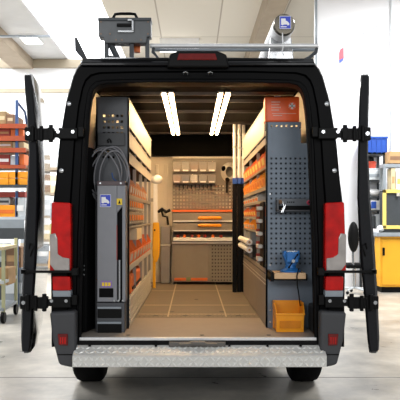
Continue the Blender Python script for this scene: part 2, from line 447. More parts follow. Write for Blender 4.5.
stp = b.build('step_plate', [tread, tread_bar], van); stp['label'] = 'bright aluminium tread plate step'
for px in (90, 156, 229, 267, 300): B().box(WX(px-1, 0), WX(px+1.2, 0), -.03, .0, .480, .495).build('step_clip', black_p, stp)

# doors, swung right round against the sides
def door(s, cx, splay):
    # cx: list of (z, x-centre, thickness) along the edge nearest the camera
    b = B(); Ys = (0.0, .03, .4, .70, .79)
    rings = []
    for k, Y in enumerate(Ys):
        f = Y / .79
        left = []; right = []
        for (z, x, t) in cx:
            zz = z
            if z < .6: zz = z + (.16*max(0, (Y-.4)/.39)**2)
            if z > 2.3: zz = z - (.10*max(0, (Y-.4)/.39)**2)
            t2 = t * (1 if k else .72)
            x2 = x + splay*f - s*.0*f
            # widen outwards, keeping the van-side face straight
            left.append((x2 + s*t/2 - s*(0 if k else .012), Y, zz)); right.append((x2 + s*t/2 - s*t2, Y, zz))
        rings.append([b.bm.verts.new(p) for p in left] + [b.bm.verts.new(p) for p in right[::-1]])
    b.loft(rings)
    d = b.build('door', door_paint, van, smooth=True); d['label'] = ('left' if s < 0 else 'right') + ' rear door swung back along the van side'
    # lining (faces away from the van) and rim toward the camera
    b = B(); rr = []
    for Y, e in ((-.012, .10), (-.02, .3), (-.02, .7), (-.012, .92)):
        pass
    ra = []; 
    for e, Y in ((.05, -.002), (.12, -.022), (.88, -.022), (.97, .0), (1.12, .03), (1.12, .70)):
        ra.append([b.bm.verts.new((x - s*t/2 + s*t*e + splay*max(0, Y)/.79, Y, .445 + (z-.43)*.985)) for z, x, t in cx])
    b.loft(ra, cap=False, closed=False); b.build('door_lining', door_trim, d, smooth=True)
    b = B(); z0, x0, t0 = cx[len(cx)//2]
    b.tube([(x0 + .01*s, -.02, 1.10), (x0 + .0, -.035, 1.13), (x0 - .02*s, -.035, 1.17), (x0 + .01*s, -.035, 1.19), (x0 + .02*s, -.02, 1.15)], .005, 6)
    b.build('door_grip', black_p, d, smooth=True)
    return d
zl = [.43, .46, .52, .8, 1.14, 1.5, 1.83, 2.1, 2.28, 2.34, 2.36]
def interp(tab, z):
    for (a, va), (c, vc) in zip(tab, tab[1:]):
        if z <= c: return va + (vc-va)*max(0, (z-a))/(c-a)
    return tab[-1][1]
LX = [(.44,-1.186),(.8,-1.172),(1.14,-1.155),(1.5,-1.140),(1.83,-1.134),(2.1,-1.150),(2.35,-1.172)]
RX = [(.44,1.212),(.8,1.190),(1.14,1.163),(1.5,1.140),(1.83,1.136),(2.1,1.140),(2.35,1.150)]
TT = [(.43,.058),(.50,.074),(.8,.084),(1.14,.094),(1.5,.082),(1.83,.064),(2.3,.060),(2.36,.054)]
dl = door(-1, [(z, interp(LX, z), interp(TT, z)*.92) for z in zl], -.08)
dr = door(1, [(z, interp(RX, z), interp(TT, z)) for z in zl], .19)
for s, d, xt in ((-1, dl, LX), (1, dr, RX)):
    for zc in (1.94, .785):
        xd = interp(xt, zc); xo = s*1.0 if zc < 1 else s*.955
        b = B()
        x1 = xd - s*.02
        b.box(xd - s*.04, xd + s*.045, -.045, -.005, zc-.045, zc+.045)
        b.box(xd - s*.02, xo - s*.07, -.04, -.012, zc-.026, zc+.022)
        xm_ = (xd + xo)/2; b.box(xm_ - s*.035, xm_ + s*.05, -.055, -.01, zc-.042, zc+.036); b.cyl((xm_+s*.02, -.06, zc-.055), (xm_+s*.02, -.06, zc+.05), .014, seg=10)
        b.box(xo + s*.07, xo + s*.03, -.06, -.0, zc-.04, zc+.04)
        b.box(xo - s*.0, xo - s*.13, -.05, .0, zc-.035, zc+.04)
        b.cyl((xo + s*.05, -.045, zc-.06), (xo + s*.05, -.045, zc+.06), .016, seg=10)
        b.cyl((xd - s*.01, -.05, zc-.055), (xd - s*.01, -.05, zc+.055), .016, seg=10)
        b.box(xo - s*.13, xo - s*.17, -.03, .0, zc-.02, zc+.05)
        h = b.build('hinge', black_p, d, bevel=.006)
        for dx in (.0, -.10): B().cyl((xo + s*dx, -.055, zc+.012), (xo + s*dx, -.048, zc+.012), .012, seg=8).build('hinge_bolt', steel, d)
        B().cyl((xd + s*.02, -.055, zc), (xd + s*.02, -.045, zc), .014, seg=8).build('hinge_bolt', steel, d)
    z = .997; xd = interp(xt, z)
    b = B(); b.box(xd + s*.035, s*.83, -.062, -.05, z-.009, z+.009); b.box(xd + s*.045, xd + s*.01, -.062, -.015, z-.015, z+.015); b.box(s*.86, s*.82, -.07, -.0, z-.025, z+.025)
    b.build('check_strap', black_p, d, bevel=.003)

# ================================================================== ROOF GEAR
rk = thing('roof_rack', 'silver tubular roof rack crossbar along the rear roof edge', 'roof rack', (0, .2, 2.49))
Yr = .2
b = B().cyl((WX(150, Yr), Yr, WZ(46, Yr)), (WX(318, Yr), Yr, WZ(46, Yr)), .017, seg=14); b.build('crossbar', alu, rk, smooth=True)
b = B().cyl((WX(154, Yr+.35), Yr+.35, WZ(50, Yr+.35)), (WX(316, Yr+.35), Yr+.35, WZ(50, Yr+.35)), .012, seg=10); b.build('crossbar', mid_grey, rk, smooth=True)
for px, pq in ((317, 309), (154, 158)):
    b = B().tube([(WX(px, Yr), Yr, WZ(46, Yr)), (WX(px-1, Yr), Yr, WZ(52, Yr)), (WX(pq, Yr), Yr, WZ(58, Yr)), (WX(pq-8, Yr), Yr, 2.485)], .013, 8); b.build('bracket', dark_grey, rk, smooth=True)
b = B().cyl((WX(316, Yr), Yr, WZ(47, Yr)), (WX(316, Yr), Yr, WZ(37, Yr)), .006, seg=8); b.build('end_stop', mid_grey, rk)
# flap plate on the left of the rack
b = B(); pts = [(WX(75, .2), WZ(38, .2)), (WX(77, .2), WZ(37.5, .2)), (WX(87, .2), WZ(58, .2)), (WX(84, .2), WZ(61, .2)), (WX(75.5, .2), WZ(51, .2))]
b.prism(pts, 'y', .18, .21); b.build('side_stop', bumper_plastic, rk, bevel=.004)
B().box(WX(83, .3), WX(98, .3), .2, .4, 2.46, 2.50).build('foot', steel, rk, bevel=.006)
# ladder loader
ld = thing('ladder_loader', 'dark grey ladder loading unit with top handle on the left of the van roof', 'ladder carrier', (WX(125, .15), .15, 2.48))
Ya = .1
b = B(); b.prism([(WX(98, Ya), WZ(19, Ya)), (WX(151, Ya), WZ(18.5, Ya)), (WX(151, Ya), WZ(36.5, Ya)), (WX(147, Ya), WZ(37, Ya)), (WX(146, Ya), WZ(43, Ya)), (WX(105, Ya), WZ(43, Ya)), (WX(103, Ya), WZ(37.5, Ya)), (WX(98.5, Ya), WZ(37, Ya))], 'y', Ya, Ya+.1)
b.build('housing', mat('loader_grey', '#5a5d5f', .45, .2), ld, bevel=.006)
B().box(WX(98, Ya), WX(151.5, Ya), Ya-.012, Ya+.11, WZ(21, Ya), WZ(18, Ya)).build('top_flange', dark_grey, ld, bevel=.003)
b = B().tube([(WX(111.5, Ya), Ya+.04, WZ(19, Ya)), (WX(112.5, Ya), Ya+.04, WZ(16.5, Ya)), (WX(114.5, Ya), Ya+.04, WZ(12.6, Ya)), (WX(120, Ya), Ya+.04, WZ(12, Ya)), (WX(130, Ya), Ya+.04, WZ(12, Ya)), (WX(134.5, Ya), Ya+.04, WZ(12.6, Ya)), (WX(136.5, Ya), Ya+.04, WZ(16.5, Ya)), (WX(138, Ya), Ya+.04, WZ(19, Ya))], .0105, 8)
b.build('handle', black_p, ld, smooth=True)
b = B().box(WX(132, Ya), WX(134, Ya), Ya-.03, Ya, WZ(31.5, Ya), WZ(20, Ya)); b.box(WX(128, Ya), WX(134, Ya), Ya-.03, Ya-.01, WZ(22, Ya), WZ(20, Ya)); b.box(WX(118, Ya), WX(134, Ya), Ya-.02, Ya, WZ(33, Ya), WZ(31, Ya))
b.build('latch', steel, ld, bevel=.002)
B().box(WX(117, Ya), WX(132, Ya), Ya-.02, Ya, WZ(27, Ya), WZ(24, Ya)).build('sliding_bolt', black_p, ld, bevel=.004)
for a in (104, 145):
    B().box(WX(a, Ya), WX(a+4, Ya), Ya+.02, Ya+.06, WZ(58, Ya), WZ(36, Ya)).build('upright', dark_grey, ld, bevel=.003)
b = B().tube([(WX(110, Ya), Ya+.06, WZ(43, Ya)), (WX(117, Ya), Ya+.06, WZ(57, Ya))], .022, 8); b.tube([(WX(108, Ya), Ya+.06, WZ(55, Ya)), (WX(120, Ya), Ya+.06, WZ(58, Ya))], .014, 8)
b.build('gas_strut', dark_grey, ld, smooth=True)
B().box(WX(129, Ya), WX(133.5, Ya), Ya+.02, Ya+.07, WZ(58, Ya), WZ(42, Ya)).build('upright', mat('loader_navy', '#1d222c', .4), ld, bevel=.003)
B().box(WX(134, .2), WX(140, .2), .2, .24, WZ(52, .2), WZ(42, .2)).build('release_block', orange_deep, ld, bevel=.003)
B().box(WX(100, Ya), WX(153, Ya), Ya+.0, Ya+.09, 2.475, 2.495).build('base_rail', steel, ld, bevel=.003)
b = B()
for px, py in ((101, 22), (101, 34), (148, 22), (148, 34), (110, 34), (116, 40), (122, 40), (141, 40)): b.cyl((WX(px, Ya), Ya-.006, WZ(py, Ya)), (WX(px, Ya), Ya+.001, WZ(py, Ya)), .006, seg=8)
b.build('rivet', mat('rivet_brown', '#7b685a', .4, .5), ld)
# pipe tube
pt = thing('pipe_tube', 'white pipe carrier tube with mirrored cap on the right of the van roof', 'tube', (WX(284, .1), 1.6, 2.5))
cx_, cz_, cr = WX(284, .1), WZ(25, .1), .079
b = B().lathe((cx_, .11, cz_), (0, 1, 0), [(0, cr*.92), (0, cr), (3.0, cr), (3.0, cr*.92)], 32); b.build('tube', white_p, pt, smooth=True)
b = B().lathe((cx_, .08, cz_), (0, 1, 0), [(0, .0), (.0, cr*.88), (.012, cr*.97), (.06, cr*.99)], 32); cap = b.build('end_cap', mat('cap_mirror', '#6d675c', .2, .85), pt, smooth=True); cap['label'] = 'shiny grey end cap'
def van_logo(parent, x0, x1, z0, z1, y, mat_bg, name='sticker'):
    """blue square with a white van sign and a pale rim"""
    s = B().box(x0, x1, y-.002, y+.002, z0, z1).build(name, mat_bg, parent)
    w, h = x1-x0, z1-z0
    g = B(); P = [(.14,.33),(.14,.80),(.52,.80),(.55,.62),(.66,.60),(.80,.48),(.86,.40),(.84,.30),(.70,.27),(.66,.34),(.36,.34),(.30,.27)]
    g.prism([(x0+w*a, z0+h*c) for a, c in P], 'y', y-.004, y-.002)
    for a, c, d_, e in ((.12,.13,.62,.20),): g.box(x0+w*a, x0+w*d_, y-.004, y-.002, z0+h*c, z0+h*e)
    t = .035
    for a, c, d_, e in ((0,0,t,1),(1-t,0,1,1),(0,0,1,t),(0,1-t,1,1)): g.box(x0+w*a, x0+w*d_, y-.0035, y-.002, z0+h*c, z0+h*e)
    o = g.build('logo_mark', white_mark, s); o['label'] = 'white van sign'
    return s
p = cap
s_ = van_logo(pt, WX(279, .1), WX(290.5, .1), WZ(30, .1), WZ(17, .1), .076, blue_sticker); s_['label'] = 'blue square sticker'
b = B().tube([(WX(282, .1), .075, WZ(34, .1)), (WX(282, .1), .06, WZ(40, .1)), (WX(282.5, .1), .06, WZ(48, .1)), (WX(281.5, .1), .07, WZ(53, .1)), (WX(283.5, .1), .07, WZ(56.5, .1))], .004, 6); b.build('cord', white_p, pt, smooth=True)
b = B().box(cx_-.10, cx_+.10, .25, .32, 2.485, 2.51); b.prism([(cx_-.095, 2.50), (cx_+.095, 2.50), (cx_+.075, 2.68), (cx_-.075, 2.68)], 'y', .26, .31)
b.build('cradle', steel, pt, bevel=.006)
b = B().box(cx_-.09, cx_+.09, 2.5, 2.57, 2.485, 2.68); b.build('cradle', steel, pt, bevel=.006)

# ================================================================== LED BARS
lt = [('left', 'outer', 163.0, 174.0), ('left', 'inner', 170.5, 178.5), ('right', 'inner', 219.5, 212.3), ('right', 'outer', 227.0, 217.5)]
for side, io, pa, pb in lt:
    ya, yb = .82, 3.5
    xa_ = WX(pa, ya); xb_ = WX(pb, yb); xm = (xa_+xb_)/2
    root = thing('led_bar', 'warm glowing strip light under the van ceiling, %s tube of the %s pair' % (io, side), 'light', (xm, (ya+yb)/2, 2.36), 'ceiling strip lights in the van')
    b = B().box(xm-.022, xm+.022, ya-.02, yb+.02, 2.372, 2.386); b.build('housing', alu, root)
    b = B().prism([(xm-.018, 2.373), (xm-.013, 2.358), (xm+.013, 2.358), (xm+.018, 2.373)], 'y', ya, yb); b.build('diffuser', led, root)

# ================================================================== LEFT RACK
LYn, LYf = .38, 3.05
LXa = WX(129, LYn)                       # aisle face
LXo = -.745                              # back of the upper trays
LXb = -.90
lr = thing('shelving_rack', 'left steel van rack with pale trays and dark perforated end panel', 'rack', ((LXa+LXb)/2, (LYn+LYf)/2, .5365))
# end panel
b = B()
xl, xr = WX(96, LYn), LXa
z = lambda py: WZ(py, LYn)
t = .004
b.box(xl, xr, LYn, LYn+t, z(113), z(97)); b.perf(WX(102, LYn), WX(124, LYn), z(136), z(113), LYn, t, 5, 4, .019)
b.box(xl, WX(102, LYn), LYn, LYn+t, z(136), z(113)); b.box(WX(124, LYn), xr, LYn, LYn+t, z(136), z(113))
b.box(xl, xr, LYn, LYn+t, z(149), z(136)); b.perf(WX(96, LYn), WX(121, LYn), z(160), z(149), LYn, t, 5, 2, .017)
b.box(WX(121, LYn), xr, LYn, LYn+t, z(160), z(149)); b.box(xl-.12, xr, LYn, LYn+t, .5365, z(160))
b.box(xr-.012, xr, LYn, LYn+.03, .5365, z(97)); b.box(xl, xl+.012, LYn, LYn+.03, z(160), z(97))
ep = b.build('end_panel', panel_dark, lr)
B().box(WX(98, .37), WX(125, .37), .362, .376, z(146), z(133)).build('plate', mat('plate_black', '#35373a', .5), lr, bevel=.003)
b = B().tube([(WX(108, .36), .362, z(143)), (WX(108, .36), .33, z(141)), (WX(109.5, .36), .33, z(139.5)), (WX(111, .36), .33, z(141)), (WX(111, .36), .362, z(143))], .005, 6); b.build('cable_hook', black_p, lr, smooth=True)
# uprights
for Y in (1.05, 1.72, 2.38, 3.03):
    b = B().box(LXa-.03, LXa-.004, Y-.012, Y+.012, .5365, 2.24); b.box(LXb+.02, LXb+.04, Y-.012, Y+.012, .5365, 2.1) if Y > 0 else None
    b.build('upright', shelf_grey, lr)
B().box(LXb, LXb+.012, LYn+.01, LYf, .5365, 1.72).build('back_panel', panel_dark, lr)
def ltray(z0, z1, xb, m=shelf_pale):
    B().box(xb, LXa-.008, LYn+.5, LYf, z0-.004, z0+.004).build('tray_base', black_m, lr)  # base coloured black to put shade into the gaps between lips
    b = B().box(LXa-.006, LXa, LYn+.006, LYf, z0, z1)
    b.prism([(LXa, z1), (LXa+.006, z1-.004), (LXa+.006, z1+.006), (LXa-.012, z1+.006)], 'y', LYn+.006, LYf)
    return b.build('tray_lip', m, lr)
B().box(LXo-.006, LXo-.002, LYn+.6, LYf, 1.55, 2.24).build('back_panel', black_m, lr)  # added black sheet, stands in for the shade behind the trays
ltray(2.05, 2.24, LXo); ltray(1.895, 2.0, LXo); ltray(1.775, 1.845, LXo); 
def lshelf(zt, h=.03, m=shelf_grey):
    sh_ = B().box(LXa-.012, LXb+.012, LYn+.006, LYf, zt-h, zt).build('shelf', panel_dark, lr)
    B().box(LXa-.012, LXa, LYn+.006, LYf, zt-h, zt).build('shelf_lip', m, sh_, bevel=.003)
lshelf(1.54); lshelf(1.30, .02); lshelf(1.005, .045, shelf_pale)
B().box(LXa-.02, LXb+.02, LYn+.006, LYf, .55, .57).build('shelf', panel_dark, lr)
b = B().box(LXa-.012, LXa, LYn+.006, LYf, .5365, .77)
for k in range(6): b.box(LXa-.012, LXa+.006, LYn+.006, LYf, .56+.036*k, .575+.036*k)
b.build('lower_panel', shelf_pale, lr)
# small drawers, two rows
for r in range(2):
    for k in range(8):
        y0 = LYn+.03+.185*k
        z0 = 1.312 + .108*r
        d = B().box(LXa-.30, LXa-.004, y0, y0+.175, z0, z0+.1).build('drawer', brown_grey, lr, bevel=.003)
        B().box(LXa-.004, LXa+.004, y0+.07, y0+.115, z0+.03, z0+.075).build('drawer_label', orange_lab, d, bevel=.002)
        B().box(LXa-.002, LXa+.002, y0+.02, y0+.155, z0+.012, z0+.02).build('drawer_grip', shelf_pale, d)

# ---- bins
def make_bin(name, sx, dy, dz, dx, m_body, m_lab, face):
    """open-fronted storage bin; face=+1 opens to +X, -1 to -X; origin at base centre"""
    root = bpy.data.objects.new(name, None); COL.objects.link(root)
    b = B(); f = face; w = .004; h = dx/2
    pr = [(-f*h, 0), (f*h, 0), (f*h*1.08, dz*.55), (f*h*.75, dz), (-f*h, dz)]
    for y in (-dy/2, dy/2-w): b.prism(pr, 'y', y, y+w)
    b.box(-f*h, f*h, -dy/2, dy/2, 0, w); b.box(-f*h, -f*(h-w), -dy/2, dy/2, 0, dz)
    b.prism([(f*h, 0), (f*h*1.08, dz*.55), (f*(h*1.08-w), dz*.55), (f*(h-w), 0)], 'y', -dy/2, dy/2)
    b.build('bin_body', m_body, root)
    b = B(); b.prism([(f*(h*1.02), dz*.14), (f*h*1.075, dz*.46), (f*(h*1.075+.003), dz*.46), (f*(h*1.02+.003), dz*.14)], 'y', -dy*.3, dy*.3)
    b.build('bin_label', m_lab, root)
    return root
def bin_row(face, n, Y0, Y1, xf, zb, dz, dx, mb, ml, colour, where, group, gap=.12):
    p = (Y1-Y0)/n; dy = p*(1-gap)
    pro = None
    for k in range(n):
        loc = (xf - face*dx*.54, Y0 + p*(k+.5), zb)
        lab = '%s bin, %s from the doors on %s' % (colour, ORD[k] if k < n-1 else 'farthest', where)
        if pro is None:
            pro = make_bin('storage_bin', 1, dy, dz, dx, mb, ml, face); pro.location = loc; tag(pro, lab, 'bin', group)
        else: dup(pro, loc, lab, group)
terracotta = mat('terracotta', '#c98a5e', .5, 0, .1)
bin_row(1, 9, LYn+.06, 2.3, LXa+.004, 1.5405, .135, .20, terracotta, shelf_pale, 'small terracotta', 'left rack bin shelf', 'terracotta bins on the left rack', .3)
bin_row(1, 8, LYn+.03, 3.0, LXa+.006, 1.0055, .17, .26, orange_deep, shelf_pale, 'orange red', 'left rack middle shelf', 'orange red bins on the left rack', .1)
tb = B().box(LXa-.16, LXa+.012, 1.0, 1.45, 1.195, 1.275)
# (tan case stands on the bins' shelf rail)
tb.bm.free()
cs = thing('tan_case', 'orange tool case lying in the dark lowest bay of the left rack', 'case', (LXa-.12, 1.5, .77))
cs.location.z = .5705
B().box(LXa-.26, LXa-.02, .75, 1.9, .5705, .90).build('case_body', orange_deep, cs, bevel=.02)
B().box(LXa-.022, LXa-.012, .85, 1.8, .78, .80).build('case_latch', black_p, cs)
# tan carton hung on the front of the middle bay
ct = thing('cardboard_box', 'tan cardboard box on top of the orange red bins of the left rack', 'box', (LXa-.1, 1.25, 1.177))
B().box(LXa-.20, LXa+.01, 1.0, 1.5, 1.177, 1.275).build('carton', cardboard_pale, ct, bevel=.003)
B().box(LXa-.11, LXa-.08, 1.0, 1.5, 1.275, 1.277).build('tape', cardboard, ct)

# ---- tall grey equipment cabinet
CY = .20
cab = thing('equipment_cabinet', 'tall slim grey steel cabinet with blue sticker in front of the left rack', 'cabinet', (WX(110, CY), CY+.07, .5375))
def c_(px): return WX(px, CY)
def d_(py): return WZ(py, CY)
CYb = .345
B().box(c_(97), c_(117), CY, CYb, d_(302), d_(182)).build('body', cab_grey, cab, bevel=.006)
b = B().box(c_(117), c_(122.5), CY, CYb, d_(206), d_(182)); b.prism([(c_(117), d_(213)), (c_(117), d_(206)), (c_(122.5), d_(206))], 'y', CY, CYb); b.box(c_(122.2), c_(125.5), CY, CYb, d_(302), d_(182)); b.build('side_column', cab_grey, cab, bevel=.003)
B().box(c_(117), c_(122.3), CY+.03, CYb-.01, d_(302), d_(206)).build('recess', black_m, cab)
B().box(c_(97), c_(125.5), CY-.008, CYb, d_(185.5), d_(181)).build('top_rail', mat('rail_maroon', '#55474a', .5), cab, bevel=.004)
b = B()
for px in (100.5, 121): b.cyl((c_(px), CY-.014, d_(183.3)), (c_(px), CY-.006, d_(183.3)), .007, seg=10)
b.build('rail_bolt', steel, cab)
B().cyl((c_(119.3), CY+.012, d_(300)), (c_(119.3), CY+.012, d_(260)), .009, seg=12).build('piston_rod', steel, cab, smooth=True)
B().box(c_(116.6), c_(117.2), CY-.002, CY+.01, d_(260), d_(225)).build('red_stripe', dark_red, cab)
s_ = van_logo(cab, c_(100), c_(111), d_(207), d_(194.5), CY-.001, blue_sticker); s_['label'] = 'blue square sticker'
st = B().box(c_(116.8), c_(122.2), CY-.004, CY-.0005, d_(204.8), d_(198.6)).build('warning_sticker', yellow_mark, cab); st['label'] = 'yellow warning sticker'
B().prism([(c_(118.3), d_(203.7)), (c_(120.7), d_(203.7)), (c_(119.5), d_(199.8))], 'y', CY-.006, CY-.0035).build('warning_triangle', black_p, st)
st = B().box(c_(101.2), c_(112), CY-.003, CY, d_(287.5), d_(280.8)).build('rating_label', purple_mark, cab); st['label'] = 'purple and yellow rating label'
b = B()
for k in range(3): b.box(c_(102+3.1*k), c_(104.4+3.1*k), CY-.005, CY-.002, d_(286), d_(282.4))
b.build('label_field', yellow_mark, st)
B().box(c_(99), c_(113.5), CY-.003, CY+.005, d_(297.5), d_(288.2)).build('vent', black_m, cab, bevel=.004)
b = B()
for px in (114.5, 118.5, 123): b.cyl((c_(px), CY-.012, d_(300.5)), (c_(px), CY, d_(300.5)), .008, seg=10)
b.build('adjuster', steel, cab)
b = B().box(c_(96.5), c_(124.5), CY+.006, CYb, .5375, d_(303)); b.build('plinth', panel_dark, cab, bevel=.003)
for a, e in ((319, 306.5), (333, 321.5)):
    dd = B().box(c_(97.5), c_(121.5), CY-.004, CY+.03, d_(e+11.5), d_(e)).build('drawer', black_p, cab, bevel=.004)
    B().box(c_(97.5), c_(121.5), CY-.012, CY-.004, d_(e+2.2), d_(e)).build('drawer_lip', mid_grey, dd, bevel=.002)
# ---- coil of grey cable
co = thing('cable_coil', 'coil of grey cable hung on the end panel of the left rack', 'cable', (WX(107, .33), .33, WZ(195, .33)))
for k in range(6):
    b = B(); pts = []
    rx = (.150, .135, .140, .120, .130, .105)[k]; rz = (.225, .19, .215, .175, .21, .18)[k]; cx0 = WX(106.5, .33) + (.0, -.018, .024, -.022, .036, .050)[k]
    zt = WZ(147, .33); y0 = .352 - .0105*k
    for i in range(36):
        a = 2*PI*i/36
        w = 1.0 if math.cos(a) < .3 else 1 - .12*(math.cos(a)-.3)
        pts.append((cx0 + rx*w*math.sin(a) + .008*math.sin(2*a+k) + .02*math.cos(a)*(k % 3 - 1), y0 if y0 > .3 else .3, zt - rz + rz*math.cos(a) + (.0, -.01, .004, -.024, -.004, -.03)[k]))
    b.tube(pts, .0052, 6, closed=True); b.build('cable_loop', grey_cable, co, smooth=True)
b = B(); b.tube([(WX(116, .3), .30, WZ(181, .3)), (WX(113, .3), .29, WZ(178, .3)), (WX(112, .3), .295, WZ(173, .3))], .006, 6); b.build('plug', blue_steel, co, smooth=True)

# ================================================================== RIGHT RACK
RYn, RYf = .42, 2.72
RXa = WX(266, RYn); RXb = .90
rr_ = thing('shelving_rack', 'right steel van rack with blue grey perforated end panel and closed base', 'rack', ((RXa+RXb)/2, (RYn+RYf)/2, .5365))
zr = lambda py: WZ(py, RYn); xr_ = lambda px: WX(px, RYn)
b = B(); t = .004
b.box(RXa, xr_(301), RYn, RYn+t, zr(128), zr(122)) if False else None
b.perf(xr_(269), xr_(299), zr(128), zr(124), RYn, t, 6, 1, .014)
b.box(RXa, xr_(269), RYn, RYn+t, zr(143), zr(122)); b.box(xr_(299), xr_(301), RYn, RYn+t, zr(143), zr(122)); b.box(xr_(269), xr_(299), RYn, RYn+t, zr(124), zr(122)); b.box(xr_(269), xr_(299), RYn, RYn+t, zr(143), zr(128))
b.box(RXa, xr_(320), RYn, RYn+t, zr(156), zr(143))
b.box(RXa, xr_(269), RYn, RYn+t, zr(266), zr(156)); b.perf(xr_(269), xr_(317), zr(266), zr(156), RYn, t, 10, 22, .0145); b.box(xr_(317), xr_(320), RYn, RYn+t, zr(266), zr(156))
b.box(RXa, xr_(320), RYn, RYn+t, .5365, zr(266))
b.box(RXa, RXa+.012, RYn, RYn+.03, .5365, zr(122))
ep = b.build('end_panel', panel_blue, rr_)
B().box(RXa+.02, xr_(320), RYn+.035, RYn+.04, .56, zr(145)).build('end_backing', dark_grey, rr_)
b = B()
for px, py in ((270, 194), (270, 265), (270, 310), (300, 128), (270, 322)): b.cyl((xr_(px), RYn-.006, zr(py)), (xr_(px), RYn, zr(py)), .008, seg=10)
o = b.build('panel_screw', steel, rr_)
for Y in (1.2, 1.95, 2.7):
    b = B().box(RXa+.004, RXa+.03, Y-.012, Y+.012, .5365, 2.20); b.build('upright', shelf_grey, rr_)
B().box(RXb-.012, RXb, RYn+.045, RYf, .5365, 1.72).build('back_panel', panel_dark, rr_)
def rtray(z0, z1, xb, Y0=RYn+.13, m=shelf_pale):
    B().box(RXa+.008, xb, Y0, RYf, z0-.004, z0+.004).build('tray_base', black_m, rr_)  # black floor paints in the dark gap below the lip
    b = B().box(RXa, RXa+.006, Y0, RYf, z0, z1)
    b.prism([(RXa, z1), (RXa-.006, z1-.004), (RXa-.006, z1+.006), (RXa+.012, z1+.006)], 'y', Y0, RYf)
    return b.build('tray_lip', m, rr_)
rtray(1.995, 2.21, .76); rtray(1.925, 1.96, .78, RYn+.045)
B().box(RXa+.01, .76, RYn+.005, RYn+.13, zr(122)-.006, zr(122)).build('shelf', panel_blue, rr_)
def rshelf(zt, h=.03, m=shelf_grey, Y0=RYn+.045, Y1=RYf, nm='shelf'): 
    sh_ = B().box(RXa+.012, RXb-.014, Y0, Y1, zt-h, zt).build(nm, panel_dark, rr_)
    B().box(RXa+.002, RXa+.012, Y0, Y1, zt-h, zt).build('shelf_lip', m, sh_, bevel=.002)
rshelf(1.755, .015); rshelf(1.605, .03); rshelf(1.50, .02); rshelf(1.375, .02); rshelf(1.255, .02); rshelf(.975, .03); rshelf(.945, .012, panel_dark)
B().box(RXa, RXa+.012, RYn+.005, RYf, .5365, .93).build('lower_panel', brown_grey, rr_, bevel=.003)
b = B()
for k in range(2): b.box(RXa-.003, RXa+.003, RYn+.005, RYf, .888-.03*k, .894-.03*k)
b.build('panel_rib', shelf_pale, rr_)
bin_row(-1, 8, RYn+.06, 2.68, RXa-.006, 1.7555, .145, .24, orange_deep, yellow_pale, 'long orange', 'right rack top bin shelf', 'long orange bins on the right rack', .05)
bin_row(-1, 10, RYn+.06, 2.68, RXa-.006, 1.6055, .128, .24, orange_p, orange_lab, 'yellow orange', 'right rack second bin shelf', 'yellow orange bins on the right rack', .08)
bin_row(-1, 6, 1.05, 2.68, RXa-.004, 1.5005, .07, .2, shelf_pale, orange_lab, 'low pale', 'right rack third bin shelf', 'pale bins on the right rack', .1)
bin_row(-1, 6, 1.25, 2.66, RXa-.004, 1.3755, .09, .2, orange_deep, yellow_pale, 'small deep orange', 'right rack fourth bin shelf', 'deep orange bins on the right rack', .15)
bin_row(-1, 5, 1.35, 2.66, RXa-.004, 1.2555, .088, .2, orange_p, shelf_pale, 'small yellow orange', 'right rack fifth bin shelf', 'yellow bins on the right rack', .15)
# grey toolbox and paper rolls in the middle bay
tbx = thing('toolbox', 'grey toolbox on the lowest open shelf of the right rack', 'toolbox', (RXa+.14, 2.3, .9755))
B().box(RXa+.02, RXa+.26, 1.95, 2.68, 1.10, 1.225).build('box_body', mid_grey, tbx, bevel=.006)
B().box(RXa+.02, RXa+.26, 1.95, 2.68, .9755, 1.10).build('box_base', dark_grey, tbx, bevel=.006)
for k in range(2):
    r = thing('paper_roll', 'white roll lying across the right rack, %s one' % ('upper' if k == 0 else 'lower'), 'roll', (RXa+.0, 2.35, 1.0), 'white rolls on the right rack')
    zc = 1.14 - .07*k; ex = .045 + .015*k
    r.location = (RXa-.03, 1.9, zc-.028)
    B().lathe((RXa-.035, 1.50, zc), (0, 1, 0), [(0, .012), (0, .028), (1.15, .028), (1.15, .012)], 16).build('roll', white_p, r, smooth=True)
    B().cyl((RXa-.035, 1.49, zc), (RXa-.035, 2.66, zc), .011, seg=10).build('core', cardboard, r)
    B().box(RXa-.045, RXa+.01, 1.6, 1.62, zc-.035, zc-.028).build('holder', steel, r)
    B().box(RXa-.045, RXa+.01, 2.5, 2.52, zc-.035, zc-.028).build('holder', steel, r)
# tool strip with hooks at the near end of the middle bay
ts = thing('tool_strip', 'upright black tool strip with pale clips at near end of the right rack', 'tool strip', (RXa-.012, .62, 1.0))
B().box(RXa-.012, RXa+.002, .50, .78, .985, 1.485).build('strip', black_p, ts, bevel=.003)
for k in range(5):
    B().box(RXa-.05, RXa-.012, .54, .70, 1.03+.098*k, 1.06+.098*k).build('clip', shelf_pale, ts, bevel=.006)
    B().cyl((RXa-.03, .74, 1.02+.098*k), (RXa-.03, .74, 1.08+.098*k), .016, seg=10).build('knob', dark_red, ts)

